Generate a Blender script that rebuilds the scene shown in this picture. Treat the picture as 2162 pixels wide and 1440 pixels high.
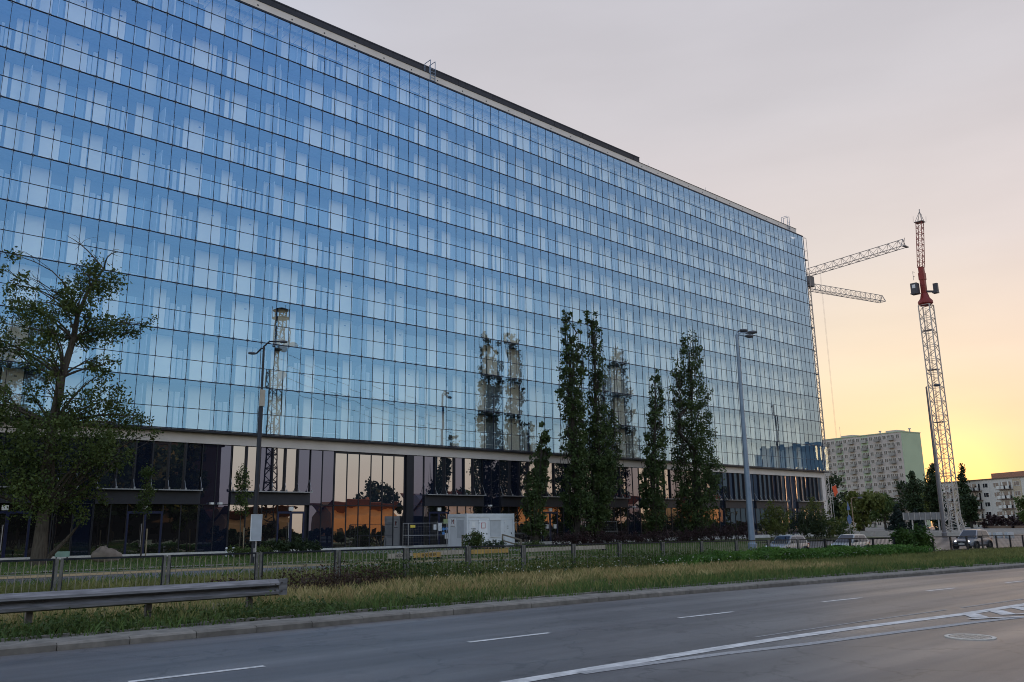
import bpy, math, random
import numpy as np
from mathutils import Vector, Matrix

for o in list(bpy.data.objects):
    bpy.data.objects.remove(o)
sc = bpy.context.scene
COL = sc.collection
R = math.radians

# ------------------------------------------------------------------ camera
# World axes: +X runs along the office facade and the road, +Y from the camera to the facade, Z up, ground near 0.
EYE = 1.65
YAW, PIT, ROL = 0.7333, 0.21939, -0.01474
_f = Vector((math.sin(YAW)*math.cos(PIT), math.cos(YAW)*math.cos(PIT), math.sin(PIT)))
_r = Vector((math.cos(YAW), -math.sin(YAW), 0)); _u = _r.cross(_f)
_r2 = _r*math.cos(ROL)+_u*math.sin(ROL); _u2 = -_r*math.sin(ROL)+_u*math.cos(ROL)
cd = bpy.data.cameras.new('camera'); cam = bpy.data.objects.new('camera', cd); COL.objects.link(cam)
cd.sensor_width = 36; cd.lens = 36*1765.48/2162; cd.clip_start = .1; cd.clip_end = 6000
M = Matrix(((_r2.x, _u2.x, -_f.x, 0), (_r2.y, _u2.y, -_f.y, 0), (_r2.z, _u2.z, -_f.z, EYE), (0, 0, 0, 1)))
cam.matrix_world = M
sc.camera = cam

# ------------------------------------------------------------------ sky, sun, exposure
SUN_AZ, SUN_EL = R(69.5), R(2.3)          # azimuth from +Y towards +X
SD = Vector((math.sin(SUN_AZ)*math.cos(SUN_EL), math.cos(SUN_AZ)*math.cos(SUN_EL), math.sin(SUN_EL)))
world = bpy.data.worlds.new('World'); sc.world = world; world.use_nodes = True
nt = world.node_tree; nt.nodes.clear()
def N(t, ty, **kw):
    n = t.nodes.new(ty)
    for k, v in kw.items():
        if k.startswith('i_'):
            n.inputs[int(k[2:])].default_value = v
        else:
            setattr(n, k, v)
    return n
def L(t, a, b): t.links.new(a, b)
def ramp(t, stops, interp='EASE'):
    n = t.nodes.new('ShaderNodeValToRGB'); cr = n.color_ramp; cr.interpolation = interp
    while len(cr.elements) > 1: cr.elements.remove(cr.elements[-1])
    cr.elements[0].position = stops[0][0]; cr.elements[0].color = (*stops[0][1], 1)
    for p, c in stops[1:]:
        e = cr.elements.new(p); e.color = (*c, 1)
    return n
tc = N(nt, 'ShaderNodeTexCoord')
sep = N(nt, 'ShaderNodeSeparateXYZ'); L(nt, tc.outputs['Generated'], sep.inputs[0])
near = ramp(nt, [(0, (0.797, 0.431, 0.195)), (0.035, (0.797, 0.472, 0.244)), (0.09, (0.780, 0.537, 0.350)), (0.17, (0.715, 0.561, 0.463)), (0.29, (0.610, 0.537, 0.528)), (0.45, (0.512, 0.488, 0.512)), (0.62, (0.455, 0.447, 0.488)), (1, (0.439, 0.488, 0.634))], 'LINEAR')
far = ramp(nt, [(0, (0.797, 0.650, 0.520)), (0.04, (0.927, 0.813, 0.683)), (0.1, (0.976, 0.943, 0.813)), (0.18, (0.862, 0.927, 0.894)), (0.32, (0.618, 0.748, 0.870)), (0.52, (0.472, 0.618, 0.862)), (1, (0.439, 0.520, 0.699))], 'LINEAR')
L(nt, sep.outputs[2], near.inputs[0]); L(nt, sep.outputs[2], far.inputs[0])
flat = N(nt, 'ShaderNodeVectorMath', operation='MULTIPLY'); flat.inputs[1].default_value = (1, 1, 0)
L(nt, tc.outputs['Generated'], flat.inputs[0])
nrm = N(nt, 'ShaderNodeVectorMath', operation='NORMALIZE'); L(nt, flat.outputs[0], nrm.inputs[0])
dt = N(nt, 'ShaderNodeVectorMath', operation='DOT_PRODUCT'); dt.inputs[1].default_value = (math.sin(SUN_AZ), math.cos(SUN_AZ), 0)
L(nt, nrm.outputs[0], dt.inputs[0])
azf = N(nt, 'ShaderNodeMapRange', interpolation_type='SMOOTHSTEP'); azf.inputs[1].default_value = .05; azf.inputs[2].default_value = .93
L(nt, dt.outputs['Value'], azf.inputs[0])
mx = N(nt, 'ShaderNodeMixRGB'); L(nt, azf.outputs[0], mx.inputs[0]); L(nt, far.outputs[0], mx.inputs[1]); L(nt, near.outputs[0], mx.inputs[2])
# glow round the low sun
d3 = N(nt, 'ShaderNodeVectorMath', operation='DOT_PRODUCT'); d3.inputs[1].default_value = SD
HZ = (math.sin(R(64))*math.cos(R(6)), math.cos(R(64))*math.cos(R(6)), math.sin(R(6)))   # brighter haze just left of the sun
d4 = N(nt, 'ShaderNodeVectorMath', operation='DOT_PRODUCT'); d4.inputs[1].default_value = HZ
nr3 = N(nt, 'ShaderNodeVectorMath', operation='NORMALIZE'); L(nt, tc.outputs['Generated'], nr3.inputs[0]); L(nt, nr3.outputs[0], d3.inputs[0]); L(nt, nr3.outputs[0], d4.inputs[0])
mxd = N(nt, 'ShaderNodeMath', operation='MAXIMUM'); mxd.inputs[1].default_value = 0; L(nt, d3.outputs['Value'], mxd.inputs[0])
mx4 = N(nt, 'ShaderNodeMath', operation='MAXIMUM'); mx4.inputs[1].default_value = 0; L(nt, d4.outputs['Value'], mx4.inputs[0])
p1 = N(nt, 'ShaderNodeMath', operation='POWER'); p1.inputs[1].default_value = 55; L(nt, mx4.outputs[0], p1.inputs[0])
p2 = N(nt, 'ShaderNodeMath', operation='POWER'); p2.inputs[1].default_value = 700; L(nt, mxd.outputs[0], p2.inputs[0])
g1 = N(nt, 'ShaderNodeMixRGB', blend_type='ADD'); g1.inputs[2].default_value = (.05, .08, .015, 1); L(nt, p1.outputs[0], g1.inputs[0]); L(nt, mx.outputs[0], g1.inputs[1])
g2 = N(nt, 'ShaderNodeMixRGB', blend_type='ADD'); g2.inputs[2].default_value = (.7, .28, .0, 1); L(nt, p2.outputs[0], g2.inputs[0]); L(nt, g1.outputs[0], g2.inputs[1])
# thin streaky high cloud
mp = N(nt, 'ShaderNodeMapping'); mp.inputs['Scale'].default_value = (2.2, 2.2, 9); L(nt, tc.outputs['Generated'], mp.inputs[0])
nz = N(nt, 'ShaderNodeTexNoise'); nz.inputs['Scale'].default_value = 1.6; nz.inputs['Detail'].default_value = 5; L(nt, mp.outputs[0], nz.inputs['Vector'])
cm = N(nt, 'ShaderNodeMapRange'); cm.inputs[1].default_value = .35; cm.inputs[2].default_value = .75; cm.inputs[3].default_value = .965; cm.inputs[4].default_value = 1.045; L(nt, nz.outputs[0], cm.inputs[0])
cl = N(nt, 'ShaderNodeVectorMath', operation='MULTIPLY'); L(nt, g2.outputs[0], cl.inputs[0]); L(nt, cm.outputs[0], cl.inputs[1])
bg = N(nt, 'ShaderNodeBackground'); bg.inputs[1].default_value = 1.0; L(nt, cl.outputs[0], bg.inputs[0])
sky = N(nt, 'ShaderNodeTexSky', sky_type='NISHITA', sun_disc=False, sun_elevation=SUN_EL, sun_rotation=SUN_AZ, dust_density=2.5, ozone_density=1.5)
bg2 = N(nt, 'ShaderNodeBackground'); bg2.inputs[1].default_value = .006; L(nt, sky.outputs[0], bg2.inputs[0])
ads = N(nt, 'ShaderNodeAddShader'); L(nt, bg.outputs[0], ads.inputs[0]); L(nt, bg2.outputs[0], ads.inputs[1])
out = N(nt, 'ShaderNodeOutputWorld'); L(nt, ads.outputs[0], out.inputs[0])

sl = bpy.data.lights.new('sun', 'SUN'); sl.energy = 3.6; sl.angle = R(.6); sl.color = (1, .50, .20)
so = bpy.data.objects.new('sun', sl); COL.objects.link(so); so.rotation_euler = (-SD).to_track_quat('-Z', 'Y').to_euler(); so.location = (60, 20, 60)
vs = sc.view_settings; vs.view_transform = 'Standard'; vs.look = 'None'; vs.gamma = 1; vs.exposure = .3; vs.use_curve_mapping = False
sc.render.engine = 'CYCLES'
cy = sc.cycles; cy.max_bounces = 8; cy.transparent_max_bounces = 14; cy.glossy_bounces = 4; cy.caustics_reflective = False; cy.caustics_refractive = False
cy.filter_width = 1.0; cy.use_denoising = True; cy.sample_clamp_indirect = 6

rnd = random.Random(7)
nr = np.random.default_rng(11)

# ------------------------------------------------------------------ materials
MATS = {}
def mat(name, col, rough=.75, metal=0, var=.12, scale=3.0, bump=0, bscale=40, spec=.4, rndv=0, col2=None, stretch=None, emit=None, es=1, trans=0, detail=4, coat=0):
    if name in MATS: return MATS[name]
    m = bpy.data.materials.new(name); m.use_nodes = True; t = m.node_tree
    b = t.nodes['Principled BSDF']
    b.inputs['Roughness'].default_value = rough; b.inputs['Metallic'].default_value = metal
    b.inputs['Specular IOR Level'].default_value = spec
    if coat: b.inputs['Coat Weight'].default_value = coat; b.inputs['Coat Roughness'].default_value = .05
    geo = N(t, 'ShaderNodeNewGeometry'); vec = geo.outputs['Position']
    if stretch:
        mp = N(t, 'ShaderNodeMapping'); mp.inputs['Scale'].default_value = stretch; L(t, vec, mp.inputs[0]); vec = mp.outputs[0]
    nz = N(t, 'ShaderNodeTexNoise'); nz.inputs['Scale'].default_value = scale; nz.inputs['Detail'].default_value = detail; L(t, vec, nz.inputs['Vector'])
    c2 = col2 or tuple(min(1, c*(1+var)) for c in col); c1 = col if col2 else tuple(c*(1-var) for c in col)
    rp = ramp(t, [(.3, c1), (.7, c2)], 'LINEAR'); L(t, nz.outputs[0], rp.inputs[0])
    outc = rp.outputs[0]
    if rndv:
        oi = N(t, 'ShaderNodeObjectInfo'); mr = N(t, 'ShaderNodeMapRange'); mr.inputs[3].default_value = 1-rndv; mr.inputs[4].default_value = 1+rndv; L(t, oi.outputs['Random'], mr.inputs[0])
        vm = N(t, 'ShaderNodeVectorMath', operation='MULTIPLY'); L(t, outc, vm.inputs[0]); L(t, mr.outputs[0], vm.inputs[1]); outc = vm.outputs[0]
    L(t, outc, b.inputs['Base Color'])
    if bump:
        n2 = N(t, 'ShaderNodeTexNoise'); n2.inputs['Scale'].default_value = bscale; n2.inputs['Detail'].default_value = 3; L(t, geo.outputs['Position'], n2.inputs['Vector'])
        bp = N(t, 'ShaderNodeBump'); bp.inputs['Strength'].default_value = bump; bp.inputs['Distance'].default_value = .02; L(t, n2.outputs[0], bp.inputs['Height']); L(t, bp.outputs[0], b.inputs['Normal'])
    if emit: b.inputs['Emission Color'].default_value = (*emit, 1); b.inputs['Emission Strength'].default_value = es
    if trans:
        tr = N(t, 'ShaderNodeBsdfTranslucent'); L(t, outc, tr.inputs[0]); ms = N(t, 'ShaderNodeMixShader'); ms.inputs[0].default_value = trans
        L(t, b.outputs[0], ms.inputs[1]); L(t, tr.outputs[0], ms.inputs[2]); L(t, ms.outputs[0], t.nodes['Material Output'].inputs[0])
    MATS[name] = m
    return m

def glassmat(name, R0, T0, fmul=1.6, bump=.0, bscale=.8, Rg=(.9, .92, .95), rough=0.0, opaque=None):
    """coated architectural glass: tinted mirror reflection plus tinted see-through (or an opaque dark backing)"""
    m = bpy.data.materials.new(name); m.use_nodes = True; t = m.node_tree; t.nodes.clear()
    fr = N(t, 'ShaderNodeLayerWeight'); fr.inputs[0].default_value = .5
    sb = N(t, 'ShaderNodeMath', operation='POWER'); sb.inputs[1].default_value = 2.2
    fm = N(t, 'ShaderNodeMath', operation='MULTIPLY', use_clamp=True); fm.inputs[1].default_value = fmul
    L(t, fr.outputs['Facing'], sb.inputs[0]); L(t, sb.outputs[0], fm.inputs[0])
    rc = N(t, 'ShaderNodeMixRGB'); rc.inputs[1].default_value = (*R0, 1); rc.inputs[2].default_value = (*Rg, 1); L(t, fm.outputs[0], rc.inputs[0])
    gl = N(t, 'ShaderNodeBsdfGlossy'); gl.inputs['Roughness'].default_value = rough; L(t, rc.outputs[0], gl.inputs[0])
    if bump:
        geo = N(t, 'ShaderNodeNewGeometry'); n2 = N(t, 'ShaderNodeTexNoise'); n2.inputs['Scale'].default_value = bscale; n2.inputs['Detail'].default_value = 1.5; L(t, geo.outputs['Position'], n2.inputs['Vector'])
        bp = N(t, 'ShaderNodeBump'); bp.inputs['Strength'].default_value = bump; bp.inputs['Distance'].default_value = .02; L(t, n2.outputs[0], bp.inputs['Height']); L(t, bp.outputs[0], gl.inputs['Normal'])
    if opaque:
        tr = N(t, 'ShaderNodeBsdfDiffuse'); tr.inputs[0].default_value = (*opaque, 1)
    else:
        tcn = N(t, 'ShaderNodeMixRGB'); tcn.inputs[1].default_value = (*T0, 1); tcn.inputs[2].default_value = tuple(c*.25 for c in T0)+(1,); L(t, fm.outputs[0], tcn.inputs[0])
        tr = N(t, 'ShaderNodeBsdfTransparent'); L(t, tcn.outputs[0], tr.inputs[0])
    ad = N(t, 'ShaderNodeAddShader'); L(t, gl.outputs[0], ad.inputs[0]); L(t, tr.outputs[0], ad.inputs[1])
    o = N(t, 'ShaderNodeOutputMaterial'); L(t, ad.outputs[0], o.inputs[0])
    MATS[name] = m
    return m
def clearmat():
    m = bpy.data.materials.new('pane_edge'); m.use_nodes = True; t = m.node_tree; t.nodes.clear()
    tr = N(t, 'ShaderNodeBsdfTransparent'); tr.inputs[0].default_value = (.97, .985, .98, 1)
    o = N(t, 'ShaderNodeOutputMaterial'); L(t, tr.outputs[0], o.inputs[0]); return m
CLEAR = clearmat()

# ------------------------------------------------------------------ mesh and object helpers
class MB:
    def __init__(s): s.v = []; s.f = []
    def add(s, v, f):
        n = len(s.v); s.v += [tuple(p) for p in v]; s.f += [tuple(i+n for i in q) for q in f]; return s
    def box(s, x0, x1, y0, y1, z0, z1):
        return s.add([(x0, y0, z0), (x1, y0, z0), (x1, y1, z0), (x0, y1, z0), (x0, y0, z1), (x1, y0, z1), (x1, y1, z1), (x0, y1, z1)],
                     [(0, 3, 2, 1), (4, 5, 6, 7), (0, 1, 5, 4), (1, 2, 6, 5), (2, 3, 7, 6), (3, 0, 4, 7)])
    def beam(s, p, q, w, h=None, up=(0, 0, 1)):
        h = h or w; p = Vector(p); q = Vector(q); d = (q-p)
        if d.length < 1e-6: return s
        d.normalize(); up = Vector(up)
        if abs(d.dot(up)) > .98: up = Vector((1, 0, 0))
        a = d.cross(up).normalized()*w/2; b = a.cross(d).normalized()*h/2
        v = [p-a-b, p+a-b, p+a+b, p-a+b, q-a-b, q+a-b, q+a+b, q-a+b]
        return s.add(v, [(0, 1, 2, 3), (7, 6, 5, 4), (0, 4, 5, 1), (1, 5, 6, 2), (2, 6, 7, 3), (3, 7, 4, 0)])
    def tube(s, pts, rad, n=8, cap=True):
        pts = [Vector(p) for p in pts]
        if not hasattr(rad, '__len__'): rad = [rad]*len(pts)
        rings = []; base = len(s.v)
        pa = None
        for i, p in enumerate(pts):
            d = (pts[min(i+1, len(pts)-1)]-pts[max(i-1, 0)])
            d = d.normalized() if d.length > 1e-9 else Vector((0, 0, 1))
            if pa is None:
                pa = d.cross(Vector((0, 0, 1)));
                if pa.length < .05: pa = d.cross(Vector((1, 0, 0)))
            a = (pa-d*pa.dot(d)).normalized(); pa = a; b = d.cross(a)
            for k in range(n):
                w = 2*math.pi*k/n; s.v.append(tuple(p+(a*math.cos(w)+b*math.sin(w))*rad[i]))
        for i in range(len(pts)-1):
            for k in range(n):
                s.f.append((base+i*n+k, base+i*n+(k+1) % n, base+(i+1)*n+(k+1) % n, base+(i+1)*n+k))
        if cap:
            s.f.append(tuple(base+k for k in range(n))[::-1]); s.f.append(tuple(base+(len(pts)-1)*n+k for k in range(n)))
        return s
    def prism(s, poly, y0, y1):          # polygon in X-Z, extruded along Y
        n = len(poly); b = len(s.v)
        s.v += [(x, y0, z) for x, z in poly]+[(x, y1, z) for x, z in poly]
        s.f += [tuple(b+i for i in range(n)), tuple(b+n+i for i in range(n))[::-1]]
        s.f += [(b+(i+1) % n, b+i, b+n+i, b+n+(i+1) % n) for i in range(n)]
        return s
    def lathe(s, prof, n=16, c=(0, 0, 0), axis='z'):
        b = len(s.v)
        for r, h in prof:
            for k in range(n):
                w = 2*math.pi*k/n; x, y = r*math.cos(w), r*math.sin(w)
                p = (x, y, h) if axis == 'z' else ((x, h, y) if axis == 'y' else (h, x, y))
                s.v.append((p[0]+c[0], p[1]+c[1], p[2]+c[2]))
        for i in range(len(prof)-1):
            for k in range(n):
                s.f.append((b+i*n+k, b+i*n+(k+1) % n, b+(i+1)*n+(k+1) % n, b+(i+1)*n+k))
        s.f.append(tuple(b+k for k in range(n))[::-1]); s.f.append(tuple(b+(len(prof)-1)*n+k for k in range(n)))
        return s
    def mesh(s, name, m=None, smooth=False):
        me = bpy.data.meshes.new(name); me.from_pydata(s.v, [], s.f); me.update()
        if m is not None: me.materials.append(m)
        if smooth:
            me.polygons.foreach_set('use_smooth', [True]*len(me.polygons))
            try: me.set_sharp_from_angle(angle=R(40))
            except Exception: pass
        return me
WL = {}
def wloc(o):
    return WL.get(o.name, Vector((0, 0, 0))) if o else Vector((0, 0, 0))
def link(name, me, parent=None, loc=None, rot=None):
    """loc None: mesh is in world coordinates. loc given: local to parent."""
    o = bpy.data.objects.new(name, me); COL.objects.link(o)
    if parent: o.parent = parent
    if loc is None:
        o.location = -wloc(parent); WL[o.name] = Vector((0, 0, 0))
    else:
        o.location = loc; WL[o.name] = wloc(parent)+Vector(loc)
    if rot: o.rotation_euler = rot
    return o
def part(name, mb, m, parent, smooth=False, local=False, kind=None):
    o = link(name, mb.mesh(name, m, smooth), parent, (0, 0, 0) if local else None)
    if kind: o['kind'] = kind
    return o
def tag(o, label=None, cat=None, group=None, kind=None):
    if label: o['label'] = label
    if cat: o['category'] = cat
    if group: o['group'] = group
    if kind: o['kind'] = kind
    return o
def thing(name, label, cat, loc=(0, 0, 0), rz=0, group=None):
    o = bpy.data.objects.new(name, None); COL.objects.link(o); o.location = loc; o.rotation_euler = (0, 0, rz); o.empty_display_size = .3
    WL[o.name] = Vector(loc)
    return tag(o, label, cat, group)
def struct(name, mb, m, smooth=False, kind='structure'):
    return tag(part(name, mb, m, None, smooth), kind=kind)
def copy_tree(o, parent=None):
    c = o.copy(); COL.objects.link(c); c.parent = parent
    for ch in list(o.children): copy_tree(ch, c)
    return c
def fastmesh(name, verts, nper, m):
    """many separate little polygons of nper corners each, verts (K*nper,3)"""
    verts = np.asarray(verts, dtype=np.float32).reshape(-1, 3); nv = len(verts); nf = nv//nper
    me = bpy.data.meshes.new(name); me.vertices.add(nv); me.vertices.foreach_set('co', verts.ravel())
    me.loops.add(nv); me.loops.foreach_set('vertex_index', np.arange(nv, dtype=np.int32))
    me.polygons.add(nf); me.polygons.foreach_set('loop_start', np.arange(0, nv, nper, dtype=np.int32))
    try: me.polygons.foreach_set('loop_total', np.full(nf, nper, dtype=np.int32))
    except Exception: pass
    me.update(calc_edges=True); me.materials.append(m)
    return me
def proj(P):
    d = Vector(P)-Vector((0, 0, EYE)); D = d.dot(_f)
    return (1081+1765.48*d.dot(_r2)/D, 720-1765.48*d.dot(_u2)/D, D)

# ------------------------------------------------------------------ terrain
def sm(a, b, x):
    t = min(1, max(0, (x-a)/(b-a))); return t*t*(3-2*t)
def G(X, Y):
    X = min(X, 150); q = X-16
    d = .0095*(math.sqrt(q*q+36)+q)/2-.0095*(math.sqrt(292)-16)/2
    d = max(d, 0) if X > 0 else 0
    return -d*(1-.8*sm(34, 54, Y))-.42*sm(38, 62, X)*sm(24.5, 27.5, Y)*(1-sm(40, 48, Y))*(1-.5*sm(72, 84, X))
def Yk(X): return 13.98-.05*(X-3)
def sheet(xs, yf, nys, dz, zf=G):
    """strip between the two edges yf(X)=(y0,y1) following the terrain"""
    mb = MB(); n = nys+1
    for x in xs:
        y0, y1 = yf(x)
        for j in range(n):
            y = y0+(y1-y0)*j/nys; mb.v.append((x, y, zf(x, y)+dz))
    for i in range(len(xs)-1):
        for j in range(nys):
            a = i*n+j; mb.f.append((a, a+n, a+n+1, a+1))
    return mb
XS = [-400, -150, -60]+[-30+2.0*i for i in range(0, 96)]+[175, 220, 300, 600]

asphalt = bpy.data.materials.new('asphalt'); asphalt.use_nodes = True
def _asph(m):
    t = m.node_tree; b = t.nodes['Principled BSDF']; geo = N(t, 'ShaderNodeNewGeometry')
    n1 = N(t, 'ShaderNodeTexNoise'); n1.inputs['Scale'].default_value = 180; n1.inputs['Detail'].default_value = 2; L(t, geo.outputs['Position'], n1.inputs['Vector'])
    mp = N(t, 'ShaderNodeMapping'); mp.inputs['Scale'].default_value = (.05, .9, 1); mp.inputs['Rotation'].default_value = (0, 0, R(3)); L(t, geo.outputs['Position'], mp.inputs[0])
    n2 = N(t, 'ShaderNodeTexNoise'); n2.inputs['Scale'].default_value = 1.3; n2.inputs['Detail'].default_value = 5; L(t, mp.outputs[0], n2.inputs['Vector'])
    n3 = N(t, 'ShaderNodeTexNoise'); n3.inputs['Scale'].default_value = .35; n3.inputs['Detail'].default_value = 6; L(t, geo.outputs['Position'], n3.inputs['Vector'])
    r1 = ramp(t, [(.3, (.055, .054, .060)), (.55, (.105, .101, .106)), (.78, (.25, .24, .232))], 'LINEAR'); L(t, n1.outputs[0], r1.inputs[0])
    r2 = ramp(t, [(.28, (.55, .55, .58)), (.5, (.95, .94, .93)), (.72, (1.35, 1.30, 1.25))], 'LINEAR'); L(t, n2.outputs[0], r2.inputs[0])
    # patches, dark oily spots and fine cracks
    n4 = N(t, 'ShaderNodeTexVoronoi', feature='DISTANCE_TO_EDGE'); n4.inputs['Scale'].default_value = .45; n4.inputs['Randomness'].default_value = 1
    wv = N(t, 'ShaderNodeTexNoise'); wv.inputs['Scale'].default_value = 2.2; wv.inputs['Detail'].default_value = 6; L(t, geo.outputs['Position'], wv.inputs['Vector'])
    wm = N(t, 'ShaderNodeVectorMath', operation='MULTIPLY_ADD'); wm.inputs[1].default_value = (.9, .9, .9); L(t, wv.outputs['Color'], wm.inputs[0]); L(t, geo.outputs['Position'], wm.inputs[2]); L(t, wm.outputs[0], n4.inputs['Vector'])
    r4 = ramp(t, [(0, (.42, .42, .43)), (.016, (1, 1, 1))], 'LINEAR'); L(t, n4.outputs['Distance'], r4.inputs[0])
    n5 = N(t, 'ShaderNodeTexNoise'); n5.inputs['Scale'].default_value = 2.6; n5.inputs['Detail'].default_value = 7; L(t, geo.outputs['Position'], n5.inputs['Vector'])
    r5 = ramp(t, [(.30, (.72, .72, .74)), (.42, (1, 1, 1)), (.66, (1, 1, 1)), (.76, (1.18, 1.16, 1.14))], 'LINEAR'); L(t, n5.outputs[0], r5.inputs[0])
    m4 = N(t, 'ShaderNodeVectorMath', operation='MULTIPLY'); L(t, r4.outputs[0], m4.inputs[0]); L(t, r5.outputs[0], m4.inputs[1])
    n6 = N(t, 'ShaderNodeTexNoise'); n6.inputs['Scale'].default_value = 42; n6.inputs['Detail'].default_value = 3; n6.inputs['Roughness'].default_value = .7; L(t, geo.outputs['Position'], n6.inputs['Vector'])
    r6 = ramp(t, [(.30, (.45, .45, .46)), (.40, (1, 1, 1)), (.62, (1, 1, 1)), (.72, (1.55, 1.5, 1.45))], 'LINEAR'); L(t, n6.outputs[0], r6.inputs[0])
    m6 = N(t, 'ShaderNodeVectorMath', operation='MULTIPLY'); L(t, m4.outputs[0], m6.inputs[0]); L(t, r6.outputs[0], m6.inputs[1]); m4 = m6
    sx = N(t, 'ShaderNodeSeparateXYZ'); L(t, geo.outputs['Position'], sx.inputs[0])
    ty = N(t, 'ShaderNodeMath', operation='MULTIPLY_ADD'); ty.inputs[1].default_value = .055; L(t, sx.outputs[0], ty.inputs[0]); L(t, sx.outputs[1], ty.inputs[2])
    tm = N(t, 'ShaderNodeMath', operation='MULTIPLY'); tm.inputs[1].default_value = 2*math.pi/1.72; L(t, ty.outputs[0], tm.inputs[0])
    ts = N(t, 'ShaderNodeMath', operation='SINE'); L(t, tm.outputs[0], ts.inputs[0])
    tr_ = N(t, 'ShaderNodeMapRange'); tr_.inputs[1].default_value = -1; tr_.inputs[3].default_value = .86; tr_.inputs[4].default_value = 1.12; L(t, ts.outputs[0], tr_.inputs[0])
    m5 = N(t, 'ShaderNodeVectorMath', operation='MULTIPLY'); L(t, m4.outputs[0], m5.inputs[0]); L(t, tr_.outputs[0], m5.inputs[1]); m4 = m5
    r3a = ramp(t, [(.3, (.82, .82, .84)), (.7, (1.18, 1.16, 1.14))], 'LINEAR'); L(t, n3.outputs[0], r3a.inputs[0])
    r3 = N(t, 'ShaderNodeVectorMath', operation='MULTIPLY'); L(t, r3a.outputs[0], r3.inputs[0]); L(t, m4.outputs[0], r3.inputs[1])
    a = N(t, 'ShaderNodeVectorMath', operation='MULTIPLY'); L(t, r1.outputs[0], a.inputs[0]); L(t, r2.outputs[0], a.inputs[1])
    c = N(t, 'ShaderNodeVectorMath', operation='MULTIPLY'); L(t, a.outputs[0], c.inputs[0]); L(t, r3.outputs[0], c.inputs[1])
    L(t, c.outputs[0], b.inputs['Base Color'])
    rr = N(t, 'ShaderNodeMapRange'); rr.inputs[1].default_value = .3; rr.inputs[2].default_value = .7; rr.inputs[3].default_value = .50; rr.inputs[4].default_value = .37; L(t, n2.outputs[0], rr.inputs[0]); L(t, rr.outputs[0], b.inputs['Roughness'])
    b.inputs['Specular IOR Level'].default_value = .7
    bp = N(t, 'ShaderNodeBump'); bp.inputs['Strength'].default_value = .3; bp.inputs['Distance'].default_value = .004; L(t, n1.outputs[0], bp.inputs['Height']); L(t, bp.outputs[0], b.inputs['Normal'])
_asph(asphalt)
concrete = mat('concrete', (0.186, 0.170, 0.150), .85, var=.25, scale=6, bump=.3, bscale=90, rndv=.14)
concrete_dark = mat('concrete_dark', (0.188, 0.175, 0.156), .9, var=.3, scale=4, bump=.3, bscale=90)
earth = mat('earth', (0.106, 0.094, 0.050), .95, scale=1.2, col2=(0.163, 0.144, 0.069), bump=.6, bscale=25)
lawnm = mat('lawn_ground', (0.037, 0.062, 0.020), .95, scale=.8, col2=(0.094, 0.100, 0.037), bump=.5, bscale=30)
white_paint = mat('road_paint', (.40, .40, .40), .6, scale=5, col2=(.74, .73, .72), bump=.15, bscale=150, detail=12)
old_paint = mat('worn_road_paint', (.24, .24, .25), .7, scale=20, col2=(.42, .42, .42), detail=8)

struct('ground', MB().add([(-3000, -3000, -3.2), (3000, -3000, -3.2), (3000, 3000, -3.2), (-3000, 3000, -3.2)], [(0, 1, 2, 3)]), earth)
struct('road', sheet(XS, lambda x: (-11.0, Yk(x)), 8, 0), asphalt)
struct('ground_behind', sheet(XS, lambda x: (-120, -11.0), 6, .02), lawnm)
struct('verge', sheet(XS, lambda x: (Yk(x)+.92, 29.6 if x < 62 else 25.4), 12, .10), earth)
struct('lay_by_path', sheet(XS, lambda x: (Yk(x)+.17, Yk(x)+.84), 1, .105), concrete_dark)
struct('service_road', sheet(XS, lambda x: (29.9 if x < 62 else 25.6, 37.4 if x < 74 else 47), 10, .02), asphalt)
struct('lawn', sheet([x for x in XS if x < 108], lambda x: (37.75 if x < 74 else 47.3, 56.6), 10, .10), lawnm)
struct('lot', sheet([x for x in XS if x > 107], lambda x: (47.0, 140), 10, .06), concrete_dark)
struct('far_lawn', MB().add([(120, 60, -.5), (600, 60, -.5), (600, 400, -.5), (120, 400, -.5)], [(0, 1, 2, 3)]), lawnm)
struct('far_street', MB().add([(150, -60, -1.1), (900, -60, -1.1), (900, 61, -1.1), (150, 61, -1.1)], [(0, 1, 2, 3)]), asphalt)
struct('apron', sheet([x for x in XS if -40 < x < 112], lambda x: (56.6, 58.4), 1, .125), concrete)
struct('footpath', sheet([x for x in XS if -60 < x < 72], lambda x: (39.6, 41.1), 1, .13), concrete)

# kerb stones of the main road: each stone its own piece
kerb = tag(link('kerb', sheet([-60, 0, 60, 120], lambda x: (Yk(x)+.02, Yk(x)+.15), 1, -.02).mesh('kerb_bed', concrete_dark)), kind='structure')
kx = 0.6
while kx < 62:
    ln = 1.0 if kx < 40 else 2.0
    dz = rnd.uniform(-.006, .006); dy = rnd.uniform(-.006, .006)
    mb = MB(); x0, x1 = kx+.006, kx+ln-.006
    v = []
    for x in (x0, x1):
        y = Yk(x)+dy; z = G(x, y)+dz
        v += [(x, y, z-.1), (x, y, z+.085), (x, y+.03, z+.112), (x, y+.15, z+.115), (x, y+.15, z-.1)]
    mb.add(v, [(0, 1, 2, 3, 4), (9, 8, 7, 6, 5), (5, 6, 1, 0), (6, 7, 2, 1), (7, 8, 3, 2), (8, 9, 4, 3)])
    part('kerb_stone', mb, concrete, kerb); kx += ln
edging = tag(link('edging', sheet([-60, 0, 2], lambda x: (Yk(x)+.84, Yk(x)+.92), 1, .10).mesh('edging_far', concrete)), kind='structure')
ex = 2.0
while ex < 50:
    x0, x1 = ex+.008, ex+1.0-.008; z = G(ex, 15)+.10+rnd.uniform(-.012, .02)
    y = Yk(ex)+.85+rnd.uniform(-.012, .012)
    part('edging_stone', MB().box(x0, x1, y, y+.075, z-.1, z+.035), concrete, edging); ex += 1.0
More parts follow.
